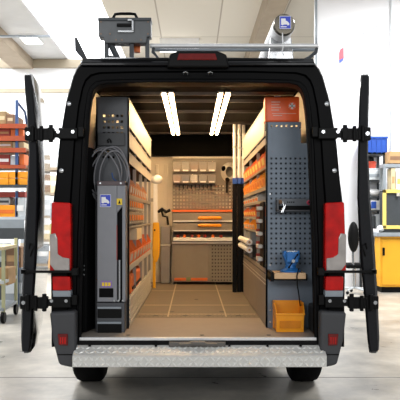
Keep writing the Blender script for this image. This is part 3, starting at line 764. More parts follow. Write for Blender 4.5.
# ---- first-aid box
fy = RYn+.0
fa = thing('first_aid_box', 'red orange first aid box with white cross on top of the right rack', 'first aid box', (WX(282.5, fy), fy+.06, zr(122)))
fx0, fx1, fz0, fz1 = WX(265, fy), WX(299.5, fy), zr(122)+.001, WZ(96.5, fy)
B().box(fx0, fx1, fy+.004, fy+.12, fz0, fz1).build('case', red_orange, fa, bevel=.01)
B().box(fx0+.012, fx1-.004, fy-.002, fy+.01, fz0+.008, fz1-.006).build('lid', red_orange, fa, bevel=.004)
B().box(WX(275, fy), WX(281, fy), fy+.02, fy+.08, fz1, fz1+.012).build('handle', mid_grey, fa, bevel=.004)
crs = B(); cxx, czz = WX(292, fy), WZ(106, fy)
crs.box(cxx-.007, cxx+.007, fy-.005, fy-.001, czz-.021, czz+.021); crs.box(cxx-.021, cxx+.021, fy-.005, fy-.001, czz-.007, czz+.007)
for k in range(12):
    a = 2*PI*k/12; crs.box(cxx+.025*math.cos(a)-.002, cxx+.025*math.cos(a)+.002, fy-.005, fy-.001, czz+.025*math.sin(a)-.002, czz+.025*math.sin(a)+.002)
crs.build('white_cross', white_mark, fa)
b = B()
for (a, c, e) in ((271.5, 280.5, 102), (271.5, 279.5, 104.6), (271.5, 281, 107.4), (271.5, 279, 110)):
    n_ = 7
    for k in range(n_):
        w = (c-a)/n_
        b.box(WX(a+w*k, fy), WX(a+w*(k+.72), fy), fy-.004, fy-.001, WZ(e+.75, fy), WZ(e-.55, fy))
b.box(WX(272, fy), WX(296, fy), fy-.004, fy-.001, WZ(113.9, fy), WZ(113.3, fy)); b.box(WX(273, fy), WX(282, fy), fy-.004, fy-.001, WZ(115.9, fy), WZ(115.1, fy))
b.build('lettering', mat('label_pink', '#f0b9a4', .5), fa)

# ---- tool tray on the end panel
tt = thing('tool_tray', 'dark folding tool tray mounted on the right end panel', 'tray', (xr_(294), RYn-.05, zr(213)))
B().box(xr_(275.5), xr_(312), RYn-.014, RYn-.0005, zr(206), zr(198.5)).build('back_plate', mat('tray_grey', '#70757b', .45, .2), tt, bevel=.003)
B().box(xr_(275.5), xr_(312), RYn-.10, RYn-.001, zr(211.5), zr(210)).build('ledge', panel_dark, tt, bevel=.002)
B().box(xr_(279), xr_(311), RYn-.05, RYn-.005, zr(209.9), zr(206)).build('tool_block', black_p, tt, bevel=.003)
B().box(xr_(275.5), xr_(277), RYn-.10, RYn-.001, zr(212), zr(200)).build('bracket', panel_dark, tt)
b = B()
for k in range(4): b.box(xr_(287+2*k), xr_(288+2*k), RYn-.016, RYn-.013, zr(203), zr(201.5))
b.build('grip_slot', black_p, tt)
b = B().tube([(xr_(281), RYn-.11, zr(202)), (xr_(282), RYn-.112, zr(207)), (xr_(279.5), RYn-.112, zr(212.5)), (xr_(281), RYn-.112, zr(212.5)), (xr_(283.5), RYn-.112, zr(205))], .005, 6)
tag(b.build('steel_clip', steel, smooth=True), 'shiny steel clip hanging on the left end of the tool tray', 'clip')
k_ = thing('knob_handle', 'small pink red knob at the right end of the tool tray', 'knob', (xr_(308.5), RYn-.03, zr(205)))
B().cyl((xr_(308.5), RYn-.045, zr(202.5)), (xr_(308.5), RYn-.0145, zr(202.5)), .018, seg=14).build('grip', mat('pink_red', '#c8405c', .45), k_, bevel=.003)
B().cyl((xr_(308.5), RYn-.05, zr(202.5)), (xr_(308.5), RYn-.044, zr(202.5)), .009, seg=12).build('centre', black_p, k_)
k_ = thing('knob_handle', 'small brown knob at the left end of the tool tray', 'knob', (xr_(279.5), RYn-.03, zr(205)))
B().cyl((xr_(279.5), RYn-.045, zr(202)), (xr_(279.5), RYn-.0145, zr(202)), .016, seg=14).build('grip', cardboard_dark, k_, bevel=.003)

# ---- bench board and blue vise
by0 = .16
bd = thing('bench_board', 'wooden fold-out work board bracketed to the right end panel', 'board', (WX(290, by0), .28, WZ(280, by0)))
bzt, bzb = WZ(273, by0), WZ(279, by0)
B().box(WX(274.5, by0), WX(306, by0), by0, RYn-.02, bzb, bzt).build('board', wood, bd, bevel=.003)
B().box(WX(271, by0), WX(274.3, by0), by0+.02, RYn-.001, bzb-.02, bzt+.005).build('bracket', black_p, bd, bevel=.003)
B().box(WX(274.3, by0), WX(307, by0), by0+.03, RYn-.001, bzb-.014, bzb).build('support', black_p, bd, bevel=.003)
B().box(WX(306.2, by0), WX(308, by0), by0+.02, RYn-.001, bzb-.014, bzt-.01).build('bracket', black_p, bd, bevel=.003)
vy = .26; vx = lambda px: WX(px, vy); vz = lambda py: WZ(py, vy)
vs = thing('bench_vise', 'blue bench vise clamped on the wooden work board', 'vise', (vx(291), vy, bzt))
b = B().lathe((vx(290.5), vy+.0, bzt+.0005), (0, 0, 1), [(0, .075), (.012, .075), (.02, .06), (.03, .042), (.055, .036)], 24); b.build('swivel_base', blue_vise, vs, smooth=True)
b = B(); b.prism([(vx(286), bzt+.05), (vx(296), bzt+.05), (vx(297), vz(262)), (vx(299.5), vz(257)), (vx(299), vz(250.5)), (vx(294), vz(250)), (vx(292.5), vz(254)), (vx(289), vz(254)), (vx(287.5), vz(250.5)), (vx(283), vz(251)), (vx(283), vz(256)), (vx(285.5), vz(262))], 'y', vy-.03, vy+.05)
b.build('body', blue_vise, vs, bevel=.008, seg=3)
b = B().box(vx(285.5), vx(297), vy-.075, vy-.035, vz(262), vz(251.5)); b.build('moving_jaw', blue_vise, vs, bevel=.008, seg=3)
b = B().box(vx(286), vx(296.5), vy-.036, vy-.028, vz(254.5), vz(250.5)); b.build('jaw_plate', steel, vs)
b = B().cyl((vx(291), vy-.12, vz(260)), (vx(291), vy-.07, vz(260)), .012, seg=12); b.build('screw', steel, vs, smooth=True)
b = B().cyl((vx(291)-.03, vy-.112, vz(260)-.045), (vx(291)+.03, vy-.112, vz(260)+.045), .005, seg=8); b.ball((vx(291)-.03, vy-.112, vz(260)-.045), .008, .008, .008, 8, 6); b.ball((vx(291)+.03, vy-.112, vz(260)+.045), .008, .008, .008, 8, 6); b.build('tommy_bar', black_p, vs, smooth=True)
b = B().tube([(WX(299, .14), .150, WZ(268, .14)), (WX(297, .14), .146, WZ(276, .14)), (WX(297.5, .14), .148, WZ(285, .14)), (WX(299.5, .14), .17, WZ(295, .14)), (WX(302, .14), .24, WZ(305, .14)), (WX(305.5, .14), .38, WZ(310, .14))], .0045, 6)
tag(b.build('power_cord', black_p, smooth=True), 'thin black cord hanging over the front of the wooden work board', 'cord')
# ---- orange bin on the floor
ob = thing('storage_bin', 'large orange plastic bin standing at the foot of the right end panel', 'bin', (WX(290, .28), .30, .538))
oy0, oy1 = .21, RYn-.006
x0, x1 = WX(275.5, oy0), WX(305, oy0)
b = B(); w = .006; zb = .5381; zt = WZ(300, .42); zf = WZ(314, oy0)
for (xa0, xa1, sg) in ((x0+.012, x0, 1), (x1-.012, x1, -1)):
    # side walls, leaning out to the top
    P = [(oy0+.012, zb), (oy1, zb), (oy1, zt), (oy0+.06, zt), (oy0-.006, zf+.012), (oy0, zf)]
    q1 = []; q2 = []
    for (y, zz) in P:
        f = (zz-zb)/(zt-zb); x = xa0 + (xa1-xa0)*f
        q1.append(b.bm.verts.new((x, y, zz))); q2.append(b.bm.verts.new((x+sg*w, y, zz)))
    b._f(q1); b._f(q2[::-1])
    for i in range(len(P)): b._f([q1[i], q1[(i+1) % len(P)], q2[(i+1) % len(P)], q2[i]])
b.box(x0+.012, x1-.012, oy0+.012, oy1, zb, zb+w); b.box(x0+.004, x1-.004, oy1-w, oy1, zb, zt)
b.prism([(oy0+.012, zb), (oy0-.004, zf), (oy0+.004, zf), (oy0+.02, zb)], 'x', x0+.008, x1-.008)
b.build('bin_body', orange_p, ob)
B().box(x0+.0, x1-.0, oy0-.014, oy0+.002, zf-.008, zf+.006).build('front_rim', orange_p, ob, bevel=.004)
b = B(); b.prism([(oy0+.004, zb+.03), (oy0-.002, zf-.05), (oy0-.007, zf-.05), (oy0-.001, zb+.03)], 'x', x0+.03, x1-.03); b.build('label_slot', mat('orange_dark', '#d98212', .4), ob)

# ---- lashing bars standing against the right rack
for k, px in enumerate((234.6, 239.2, 243.6)):
    Y = 2.86 + .012*k; X = WX(px, Y)
    r = thing('lashing_bar', 'white telescopic bar with black sleeve at the end of the right rack, %s of three' % ('leftmost', 'middle', 'rightmost')[k], 'bar', (X, Y, .5366), 'telescopic bars at the end of the right rack')
    B().box(X-.024, X+.024, Y-.02, Y+.02, .5366, WZ(184, Y)).build('sleeve', black_p, r, bevel=.006)
    B().box(X-.024, X+.024, Y-.021, Y+.021, WZ(184, Y), WZ(178, Y)).build('blue_collar', blue_p, r, bevel=.004)
    B().cyl((X, Y, WZ(178, Y)), (X, Y, WZ(124 + (k == 2)*1, Y)), .0185, seg=14).build('inner_tube', white_p, r, smooth=True)
    B().cyl((X, Y, WZ(148+k, Y)), (X, Y, WZ(146+k, Y)), .022, seg=14).build('ring', light_grey, r, smooth=True)

# ================================================================== BULKHEAD FURNITURE
bx = lambda px, Y=3.72: WX(px, Y)
bz = lambda py, Y=3.72: WZ(py, Y)
XA, XB = bx(172), bx(236)
fl = .5366
dc = thing('drawer_cabinet', 'grey workbench cabinet with two orange handled drawers at the far end of the load bay', 'cabinet', ((XA+XB)/2, 3.9, fl))
for x in (XA, XB-.015): B().box(x, x+.015, 3.72, 4.055, fl, bz(212)).build('side_panel', brown_grey, dc)
B().box(XA+.016, XB-.016, 4.03, 4.055, fl, bz(212)).build('back_panel', brown_grey, dc)
B().box(XA-.004, XB+.004, 3.715, 4.055, bz(212), bz(209.8)).build('top_trim', orange_deep, dc, bevel=.003)
for a, e, hy in ((221, 213, 218), (230.5, 223, 225.3)):
    d = B().box(XA+.017, XB-.017, 3.70, 3.98, bz(a), bz(e)).build('drawer', brown_grey, dc, bevel=.003)
    b = B().lathe((bx(198, 3.68), 3.68, bz(hy)), (1, 0, 0), [(0, .012), (.02, .02), (.27, .02), (.29, .012)], 12); o = b.build('drawer_handle', orange_p, d, smooth=True)
    B().box(XA+.017, XB-.017, 3.692, 3.70, bz(a)-.008, bz(a)+.006).build('drawer_edge', white_p, d)
B().box(XA+.017, XB-.017, 3.66, 4.02, bz(241), bz(237.5)).build('bench_top', white_p, dc, bevel=.004)
B().box(XA+.002, XB-.002, 3.69, 3.72, bz(243.5), bz(241.8)).build('bench_edge', white_p, dc, bevel=.003)
B().box(XA+.017, bx(209), 3.715, 3.73, fl+.03, bz(244)).build('lower_door', brown_grey, dc, bevel=.004)
b = B().perf(bx(211), XB-.016, fl+.03, bz(244), 3.715, .006, 8, 11, .018); b.box(bx(209.2), bx(211), 3.715, 3.721, fl+.03, bz(244)); b.build('perforated_panel', peg_grey, dc)
B().box(bx(211), XB-.016, 3.75, 3.755, fl+.03, bz(244)).build('panel_backing', mat('back_brown', '#4d453c', .6), dc)
B().box(XA+.03, bx(186), 3.706, 3.716, bz(280.5), bz(277.8)).build('foot_strip', orange_deep, dc, bevel=.003)
B().box(bx(191), bx(207.5), 3.706, 3.716, bz(280.5), bz(277.8)).build('foot_strip', orange_deep, dc, bevel=.003)
B().box(bx(186.5), bx(190.5), 3.70, 3.716, bz(281), bz(277)).build('door_lock', mat('lock_green', '#7c8a5a', .4), dc, bevel=.003)
for k, px in enumerate((178, 184.5, 192, 198.5, 205, 213, 221)):
    b = B().lathe((bx(px, 3.74), 3.74, bz(237.5)+.0), (0, 0, 1), [(0, .02), (.028, .022), (.03, .014), (.04, .012)], 12)
    tag(b.build('screw_jar', dark_red if k % 2 == 0 else orange_deep, smooth=True), 'small %s jar on the far bench top, %s from the left' % ('dark red' if k % 2 == 0 else 'orange', ORD[k]), 'jar', 'jars on the far bench')
# pegboard above
pb = thing('pegboard', 'grey perforated tool board fixed above the far workbench', 'board', ((XA+XB)/2, 4.04, bz(209.8)))
Yp = 3.98
b = B().perf(XA, XB, WZ(209, Yp), WZ(184.5, Yp), Yp, .005, 19, 7, .0235); b.build('lower_board', peg_grey, pb)
B().box(XA, XB+.05, Yp, Yp+.005, WZ(184.5, Yp), WZ(157.5, Yp)).build('upper_board', brown_grey, pb)
B().box(XA-.01, XB+.05, Yp-.015, Yp+.01, WZ(158.5, Yp), WZ(156.6, Yp)).build('top_rail', shelf_pale, pb)
B().box(XA, XB, 4.045, 4.05, WZ(209, Yp), WZ(184.5, Yp)).build('pale_backing', cream_wall, pb)
# tilt-out clear bins, two rows
for r, (pa, pb_) in enumerate(((171.5, 160.5), (182.8, 173.2))):
    for k in range(5):
        xw = (bx(216, 3.9) - bx(172.5, 3.9)) / 5; x0 = bx(172.5, 3.9) + xw*k
        z0, z1 = WZ(pa, 3.9), WZ(pb_, 3.9)
        cbn = thing('tilt_bin', 'clear tilt-out bin in the %s row above the tool board, %s from the left' % ('upper' if r == 0 else 'lower', ORD[k]), 'bin', (x0+xw/2, 3.9, z0), 'clear bins above the far tool board')
        b = B(); b.prism([(3.88, z0), (3.972, z0), (3.972, z1), (3.84, z1-.02)], 'x', x0+.004, x0+xw-.004); b.build('clear_front', clear_bin, cbn, bevel=.003)
        B().box(x0+.012, x0+xw-.012, 3.90, 3.965, z0+.006, z0+(.075 if r else .06)+.012*(k % 3)).build('contents', ((cardboard, shelf_pale, terracotta, cardboard, shelf_pale), (terracotta, blue_steel, white_p, mid_grey, dark_grey))[r][k], cbn)
        B().box(x0+.02, x0+xw-.02, 3.872, 3.88, z0+.002, z0+.022).build('tag', white_p, cbn)
b = B()
hk = thing('hook_rail', 'rail of small black hooks on the tool board below the clear bins', 'hook rail', ((XA+XB)/2, 3.95, WZ(188, 3.95)))
B().box(XA+.05, bx(216), 3.965, 3.979, WZ(185.5, 3.95), WZ(184, 3.95)).build('rail', dark_grey, hk)
for k in range(9):
    x = XA+.09+.05*k; B().tube([(x, 3.965, WZ(185, 3.95)), (x, 3.945, WZ(186, 3.95)), (x, 3.945, WZ(188, 3.95)), (x, 3.935, WZ(189, 3.95)), (x, 3.925, WZ(187.8, 3.95))], .006, 6).build('hook', black_p, hk)
# hose reel hung to the right
hc = thing('hose_coil', 'coiled pale hose with black straps hung behind the white bars', 'hose', (WX(230, 3.9), 3.9, WZ(182, 3.9)))
for k in range(4):
    b = B(); hx, hz = WX(229.5, 3.9), WZ(172, 3.9)
    b.tube([(hx + (.095-.012*k)*math.cos(a*PI/12), 3.94-.018*k, hz + (.115-.012*k)*math.sin(a*PI/12)) for a in range(24)], .013, 8, closed=True); b.build('hose_loop', shelf_pale, hc, smooth=True)
for a in (.6, 2.7, 4.4):
    b = B().ball((hx+.08*math.cos(a), 3.91, hz+.1*math.sin(a)), .03, .055, .035, 12, 8); b.build('strap', black_p, hc, smooth=True)
b = B().box(hx-.045, hx-.02, 3.93, 3.96, WZ(193, 3.9), WZ(181, 3.9)); b.build('nozzle', black_p, hc, bevel=.006)
# pale lamp on post and yellow tool at left of the bulkhead
Yq = 3.3
lp = thing('work_lamp', 'pale work lamp on a white post beside the left rack end', 'lamp', (WX(155.5, Yq), Yq, WZ(222, Yq)))
lp.location.z = WZ(214, Yq)
B().box(WX(153.3, Yq), WX(157.5, Yq), Yq-.02, Yq+.02, WZ(222.3, Yq), WZ(184, Yq)).build('post', white_p, lp, bevel=.006)
b = B().ball((WX(156.5, Yq), Yq, WZ(179.5, Yq)), .07, .05, .058, 18, 10); b.build('lamp_head', white_p, lp, smooth=True)
B().box(LXa-.05, WX(154, Yq), Yq-.015, Yq+.015, WZ(200, Yq)-.02, WZ(200, Yq)+.02).build('arm', shelf_grey, lp)
yt = thing('yellow_tool', 'long yellow handled tool standing beside the end of the left rack', 'tool', (WX(156, Yq), Yq, fl))
xq = WX(156, Yq); zq = lambda py: WZ(py, Yq)
b = B(); b.prism([(WX(152.8, Yq), zq(222.5)), (WX(159.3, Yq), zq(222.5)), (WX(160, Yq), zq(245)), (WX(159, Yq), zq(257)), (WX(156.8, Yq), zq(262.5)), (WX(153.6, Yq), zq(262)), (WX(152.4, Yq), zq(255))], 'y', Yq-.03, Yq+.03)
b.build('grip', yellow_p, yt, bevel=.014, seg=3)
B().box(WX(152.8, Yq), WX(155.6, Yq), Yq-.018, Yq+.018, fl, zq(260)).build('shaft', yellow_p, yt, bevel=.006)
B().cyl((WX(154.8, Yq), Yq-.036, zq(230)), (WX(154.8, Yq), Yq-.028, zq(230)), .011, seg=10).build('button', black_p, yt)
# grey canister standing against the bulkhead, left of the cabinet
gc = thing('metal_box', 'pale metal box against the bulkhead left of the far workbench', 'box', (WX(166, 3.85), 3.9, fl))
B().box(WX(160.5, 3.85), WX(170.5, 3.85), 3.85, 4.05, fl, WZ(246, 3.85)).build('lower_body', shelf_grey, gc, bevel=.01)
B().box(WX(160.5, 3.85), WX(170.5, 3.85), 3.85, 4.05, WZ(244.5, 3.85), WZ(226, 3.85)).build('upper_body', shelf_grey, gc, bevel=.01)
B().box(WX(160, 3.85), WX(171, 3.85), 3.84, 4.05, WZ(246, 3.85), WZ(244.5, 3.85)).build('band', shelf_pale, gc, bevel=.003)
b = B().tube([(WX(158, 3.95), 3.98, WZ(212, 3.95)), (WX(162, 3.95), 3.96, WZ(209, 3.95)), (WX(166, 3.95), 3.96, WZ(212, 3.95)), (WX(170, 3.95), 3.97, WZ(210, 3.95))], .02, 8)
b.tube([(WX(161, 3.95), 3.98, WZ(209, 3.95)), (WX(163, 3.95), 3.97, WZ(216, 3.95)), (WX(167, 3.95), 3.97, WZ(217, 3.95)), (WX(168, 3.95), 3.97, WZ(225, 3.95))], .014, 8)
tag(b.build('black_hose', black_p, smooth=True), 'short black hose lying over the pale metal box at the bulkhead', 'hose')

# ================================================================== HALL, LEFT SIDE
HY = 5.6
hx_ = lambda px, Y=HY: WX(px, Y)
hz_ = lambda py, Y=HY: WZ(py, Y)
pr_ = thing('pallet_rack', 'blue and orange pallet rack loaded with boxes at the far left', 'rack', (hx_(0), HY+.4, 0))
for Y in (HY, HY+.8):
    for X in (hx_(16.5), hx_(-45)):
        B().box(X-.02, X+.02, Y, Y+.05, 0, hz_(100)).build('upright', blue_steel, pr_)
B().tube([(hx_(17.5), HY+.06, hz_(103)), (hx_(18.5), HY+.4, hz_(108)), (hx_(17), HY+.8, hz_(140)), (hx_(17), HY+.06, hz_(165))], .02, 6).build('brace', blue_steel, pr_)
BE = [(124, 128.5), (136, 141), (148, 152.5), (165, 168.5)]
for a, c in BE: B().box(hx_(-46), hx_(26), HY-.03, HY+.02, hz_(c), hz_(a)).build('beam', beam_orange, pr_)
for a, c in BE: B().box(hx_(-46), hx_(26), HY+.02, HY+.86, hz_(a)-.03, hz_(a)).build('shelf_deck', cardboard_dark, pr_)
B().box(hx_(-46), hx_(27), HY-.05, HY+.86, hz_(188), hz_(185)).build('shelf_deck', dark_grey, pr_)
B().box(hx_(-46), hx_(27), HY-.06, HY-.03, hz_(191), hz_(188)).build('beam', white_p, pr_)
B().box(hx_(-46), hx_(26), HY-.03, HY+.86, hz_(219.5), hz_(217)).build('shelf_deck', light_grey, pr_)
B().box(hx_(-46), hx_(25), HY-.06, HY-.03, hz_(228), hz_(219.5)).build('beam', mid_grey, pr_)
B().box(hx_(-46), hx_(25), HY-.06, HY-.03, hz_(239), hz_(228)).build('beam', dark_grey, pr_)
def hbox(name, lab, cat, x0, x1, y1, y0, m, Y=HY, dep=.5, grp=None, lidm=None):
    r = thing(name, lab, cat, ((WX(x0,Y)+WX(x1,Y))/2, Y+dep/2, WZ(y1,Y)+.001), grp)
    zb_, zt_ = WZ(y1, Y)+.001, WZ(y0, Y)
    B().box(WX(x0, Y), WX(x1, Y), Y, Y+dep, zb_, zt_).build('box_body', m, r, bevel=.008)
    if lidm: B().box(WX(x0, Y)+.02, WX(x1, Y)-.02, Y-.006, Y, zb_+(zt_-zb_)*.3, zb_+(zt_-zb_)*.6).build('box_label', lidm, r)
    return r
hbox('carton', 'olive brown carton on the top level of the left pallet rack, left one', 'box', -8, 6, 124, 111, mat('olive_carton', '#a48a62', .7), HY+.05, .6, None, cardboard_pale)
hbox('carton', 'brown carton on the top level of the left pallet rack, right one', 'box', 6.3, 14, 124, 114, cardboard_dark, HY+.05, .6, None, cardboard_pale)
hbox('carton', 'long red brown carton on the second level of the left pallet rack', 'box', -8, 10, 136, 129, dark_red, HY+.05, .6, None, cardboard)
hbox('carton', 'orange carton at right end of the second level of the left pallet rack', 'box', 10.5, 23, 136, 129.2, orange_deep, HY+.05, .6)
hbox('carton', 'tan carton on the third level of the left pallet rack', 'box', -8, 12, 148, 141.6, cardboard, HY+.05, .6, None, white_p)
hbox('carton', 'pale carton at right end of the third level of the left pallet rack', 'box', 12.5, 24, 148, 142, cardboard_pale, HY+.05, .6)
hbox('carton', 'brick red carton on the fourth level of the left pallet rack', 'box', -8, 10, 165, 154.5, dark_red, HY+.05, .6, None, white_p)
hbox('carton', 'white grey carton on the fourth level of the left pallet rack', 'box', 10.3, 18.6, 165, 155.5, light_grey, HY+.05, .6)
hbox('carton', 'orange red carton at right end of the fourth level of the left pallet rack', 'box', 19, 24, 165, 154, orange_deep, HY+.05, .6)
hbox('carton', 'flat dark red carton lying on the white cases below the orange crates', 'box', -6, 25, 197.2, 191.8, dark_red, HY+.02, .4)
k = 0
for r, (a, c) in enumerate(((185, 178.4), (178.2, 171.6))):
    for i, (x0_, x1_) in enumerate(((-1.5, 8.6), (8.9, 18.6), (18.9, 28.5))):
        hbox('orange_crate', 'yellow orange crate on the left pallet rack, %s row, %s from the left' % (('lower', 'upper')[r], ORD[i]), 'crate', x0_, x1_, a, c, orange_p, HY, .5, 'yellow orange crates on the left pallet rack', None)
hbox('carton', 'white carton stack beside the orange box low on the left pallet rack', 'box', 15.6, 25, 217, 197.5, light_grey, HY, .5, None, white_p)
hbox('carton', 'orange box with brown label on the grey shelf of the left pallet rack', 'box', -4, 15.2, 217, 205, orange_p, HY, .5, None, orange_deep)
hbox('carton', 'white case lying on the orange box of the left pallet rack', 'box', -3, 10, 205, 197.5, light_grey, HY+.05, .4, None, dark_grey)
# bundle of dark red profiles under the white beam
# trolley
TY = 4.05
tr = thing('trolley', 'olive framed hand trolley on black castors at the left edge', 'trolley', (WX(5, TY), TY+.3, 0))
tx = lambda px, Y=TY: WX(px, Y); tz = lambda py, Y=TY: WZ(py, Y)
for px, Y, pt_ in ((3, TY, 250), (15.5, TY+.8, 238)):
    X = tx(px, Y); B().box(X-.02, X+.02, Y, Y+.04, .14, WZ(pt_, Y)).build('post', olive_paint, tr)
    w = B().lathe((X-.02, Y+.02, .075), (1, 0, 0), [(0, .03), (0, .07), (.01, .075), (.03, .075), (.04, .07), (.04, .03)], 20).build('castor', black_p, tr, smooth=True)
    B().prism([(Y-.02, .15), (Y+.06, .15), (Y+.03, .07), (Y+.01, .07)], 'x', X-.03, X-.022).build('castor_fork', steel, tr)
for zt_, m, nm in ((tz(247), cardboard_pale, 'top_shelf'), (.55, light_grey, 'shelf'), (.20, mid_grey, 'shelf')):
    B().prism([(tx(-20), TY-.02), (tx(4), TY-.02), (tx(17, TY+.82), TY+.84), (tx(-10, TY+.82), TY+.84)], 'z', zt_-.04, zt_).build(nm, m, tr)
hbox('carton', 'brown cardboard box on the lower shelf of the trolley', 'box', -2, 8, 285.5, 268, cardboard, TY+.25, .4).location.z += 0
hbox('storage_crate', 'dark grey crate on the floor under the left pallet rack, left one', 'crate', -12, 4, 304.5, 262, dark_grey, HY+.05, .6)
hbox('storage_crate', 'pale grey crate on the floor under the left pallet rack, right one', 'crate', 4.5, 24, 304.5, 268, mid_grey, HY+.05, .6, None, light_grey)
hbox('carton', 'brown carton standing on the pale grey crate under the left pallet rack', 'box', 6, 21, 267.9, 247, cardboard_dark, HY+.1, .5, None, cardboard)
hbox('carton', 'white grey carton standing on the dark grey crate under the left pallet rack', 'box', -10, 3, 261.9, 244, light_grey, HY+.1, .5, None, mid_grey)
# ---- far pallet rack with cartons seen between door and van
FY = 11.5
fr = thing('pallet_rack', 'far pallet rack of pale cartons seen beside the left rear door', 'rack', (WX(40, FY), FY+.4, 0))
for X in (-4.1, -2.5, -.9):
    for Y in (FY, FY+.8): B().box(X-.04, X+.04, Y, Y+.07, 0, 3.4).build('upright', mid_grey, fr)
lev = [.15, .75, 1.35, 1.95, 2.55]
for zt_ in lev: B().box(-4.14, -.86, FY-.02, FY+.87, zt_-.06, zt_).build('shelf_deck', beam_m, fr)
cols_ = [cardboard_pale, cardboard, light_grey, mat('olive_carton', '#a7a06a', .7), cardboard_dark, mid_grey, beam_m]
for j, zt_ in enumerate(lev):
    for i in range(6):
        x0_ = -4.02 + .53*i + (.06 if i > 2 else 0); x1_ = x0_ + .46
        r = thing('carton', 'carton on the %s level of the far pallet rack, %s from the left' % (('lowest', 'second', 'third', 'fourth', 'top')[j], ORD[i]), 'box', ((x0_+x1_)/2, FY+.3, zt_+.001), 'cartons on the far pallet rack')
        h_ = .36+.05*((i+j) % 3)
        B().box(x0_, x1_, FY, FY+.6, zt_+.001, zt_+h_).build('box_body', cols_[(i+2*j) % 7], r, bevel=.01)
        B().box(x0_+.1, x1_-.1, FY-.004, FY, zt_+h_*.4, zt_+h_*.65).build('box_label', white_p, r)

# ================================================================== HALL, RIGHT SIDE
RY = 7.6
rx = lambda px, Y=RY: WX(px, Y)
rz = lambda py, Y=RY: WZ(py, Y)
wb = thing('workbench', 'yellow steel workbench cabinet on dark plinth at the right edge', 'workbench', (rx(395), RY+.35, 0))
X0, X1 = rx(380.3), rx(424)
B().box(X0+.04, X1, RY+.06, RY+.36, 0, rz(287)).build('plinth', black_p, wb)
B().box(X0, X1, RY+.02, RY+.38, rz(287), rz(236.5)).build('body', yellow_cab, wb, bevel=.006)
dd = B().box(X0+.03, rx(402), RY, RY+.02, rz(285), rz(239)).build('door', yellow_cab, wb, bevel=.008)
B().box(rx(382.3), rx(384.8), RY-.02, RY, rz(255.5), rz(247.5)).build('door_handle', black_p, dd, bevel=.01)
B().box(rx(376), X1+.05, RY-.06, RY+.39, rz(236.5), rz(232.8)).build('worktop', mid_grey, wb, bevel=.006)
tc_ = thing('tool_cupboard', 'dark fronted cupboard in pale yellow frame on the right workbench', 'cupboard', (rx(397), RY+.25, rz(232.5)))
B().box(rx(385.5), X1, RY+.1, RY+.38, rz(229), rz(190)).build('body', dark_grey, tc_)
b = B().box(rx(384.6), rx(387.3), RY+.06, RY+.14, rz(228.5), rz(189.5)); b.box(rx(384.6), X1, RY+.06, RY+.14, rz(192.8), rz(189.5)); b.box(rx(384.6), X1, RY+.06, RY+.14, rz(229), rz(225.5)); b.build('frame', yellow_pale, tc_, bevel=.004)
B().box(rx(386), X1, RY+.1, RY+.38, rz(232.7), rz(229)).build('foot', dark_grey, tc_)
B().box(rx(397.5), rx(400.5), RY+.04, RY+.06, rz(196), rz(192.8)).build('lock', shelf_pale, tc_)
# boxes on the cupboard
hbox('carton', 'open tan carton on the tool cupboard at the right edge', 'box', 391, 395.6, 189.6, 168, cardboard_pale, RY+.12, .25, None, cardboard)
hbox('carton', 'white carton beside the tan one on the tool cupboard', 'box', 396.2, 406, 189.6, 171, white_p, RY+.12, .25, None, yellow_pale)
wsf = thing('wall_shelf', 'grey steel shelf frame standing on the tool cupboard', 'shelf', (rx(397), RY+.25, rz(189.5)))
B().box(rx(385), X1, RY+.10, RY+.38, rz(167), rz(163.5)).build('shelf_board', mid_grey, wsf, bevel=.004)
for Y in (RY+.10, RY+.32): B().box(rx(385.3), rx(387.8), Y, Y+.06, rz(189.3), rz(167)).build('leg', mid_grey, wsf)
B().box(X1-.08, X1, RY+.1, RY+.16, rz(189.3), rz(167)).build('leg', mid_grey, wsf)
hbox('carton', 'brown cardboard box on the grey shelf at the right edge', 'box', 389, 404, 163.4, 151.5, cardboard, RY+.1, .27, None, cardboard_dark)
hbox('cloth_bundle', 'crumpled white cloth on the left end of the yellow workbench', 'cloth', 376.5, 379, 232.7, 229, white_p, RY+.1, .3)
b = B().ball((rx(380.8, RY+.2), RY+.2, rz(232.6, RY+.0)+.07), .07, .12, .065, 14, 8); tag(b.build('cloth_bundle', white_p, smooth=True), 'round white cloth bundle on the yellow workbench', 'cloth')
# shelving behind
SY = 8.02
sx_ = lambda px: WX(px, SY); sz_ = lambda py: WZ(py, SY)
sh = thing('shelf_unit', 'dark steel shelf unit against the white wall right of the van', 'shelf', (sx_(376), SY+.2, 0))
for px in (366.5, 384.5):
    for Y in (SY, SY+.42): B().box(sx_(px)-.02, sx_(px)+.02, Y, Y+.04, 0, sz_(152)).build('post', dark_grey, sh)
for py in (153.8, 168.2, 180, 196.5, 210, 233, 262): B().box(sx_(366), sx_(385), SY, SY+.46, sz_(py+1.4), sz_(py)).build('shelf_board', light_grey if py in (168.2,) else dark_grey, sh)
cr_ = thing('blue_crate', 'blue plastic crate on top of the shelf unit', 'crate', (sx_(377), SY+.2, sz_(153.7)))
b = B(); xa_, xb_ = sx_(366.5), sx_(387)
b.box(xa_, xb_, SY-.02, SY+.40, sz_(153.6), sz_(152.4)); b.box(xa_, xb_, SY-.02, SY-.005, sz_(153.6), sz_(137)); b.box(xa_, xb_, SY+.385, SY+.40, sz_(153.6), sz_(137)); b.box(xa_, xa_+.015, SY-.02, SY+.40, sz_(153.6), sz_(137)); b.box(xb_-.015, xb_, SY-.02, SY+.40, sz_(153.6), sz_(137))
b.build('crate_body', blue_p, cr_)
b = B().box(xa_-.012, xb_+.012, SY-.035, SY-.02, sz_(138.6), sz_(136.6))
for k in range(5): b.box(xa_+.09*k, xa_+.09*k+.012, SY-.03, SY-.02, sz_(153.4), sz_(138))
b.build('crate_rim', blue_p, cr_)
bk = thing('red_bucket', 'red bucket under the blue crate on the shelf unit', 'bucket', (sx_(373), SY+.18, sz_(168.1)))
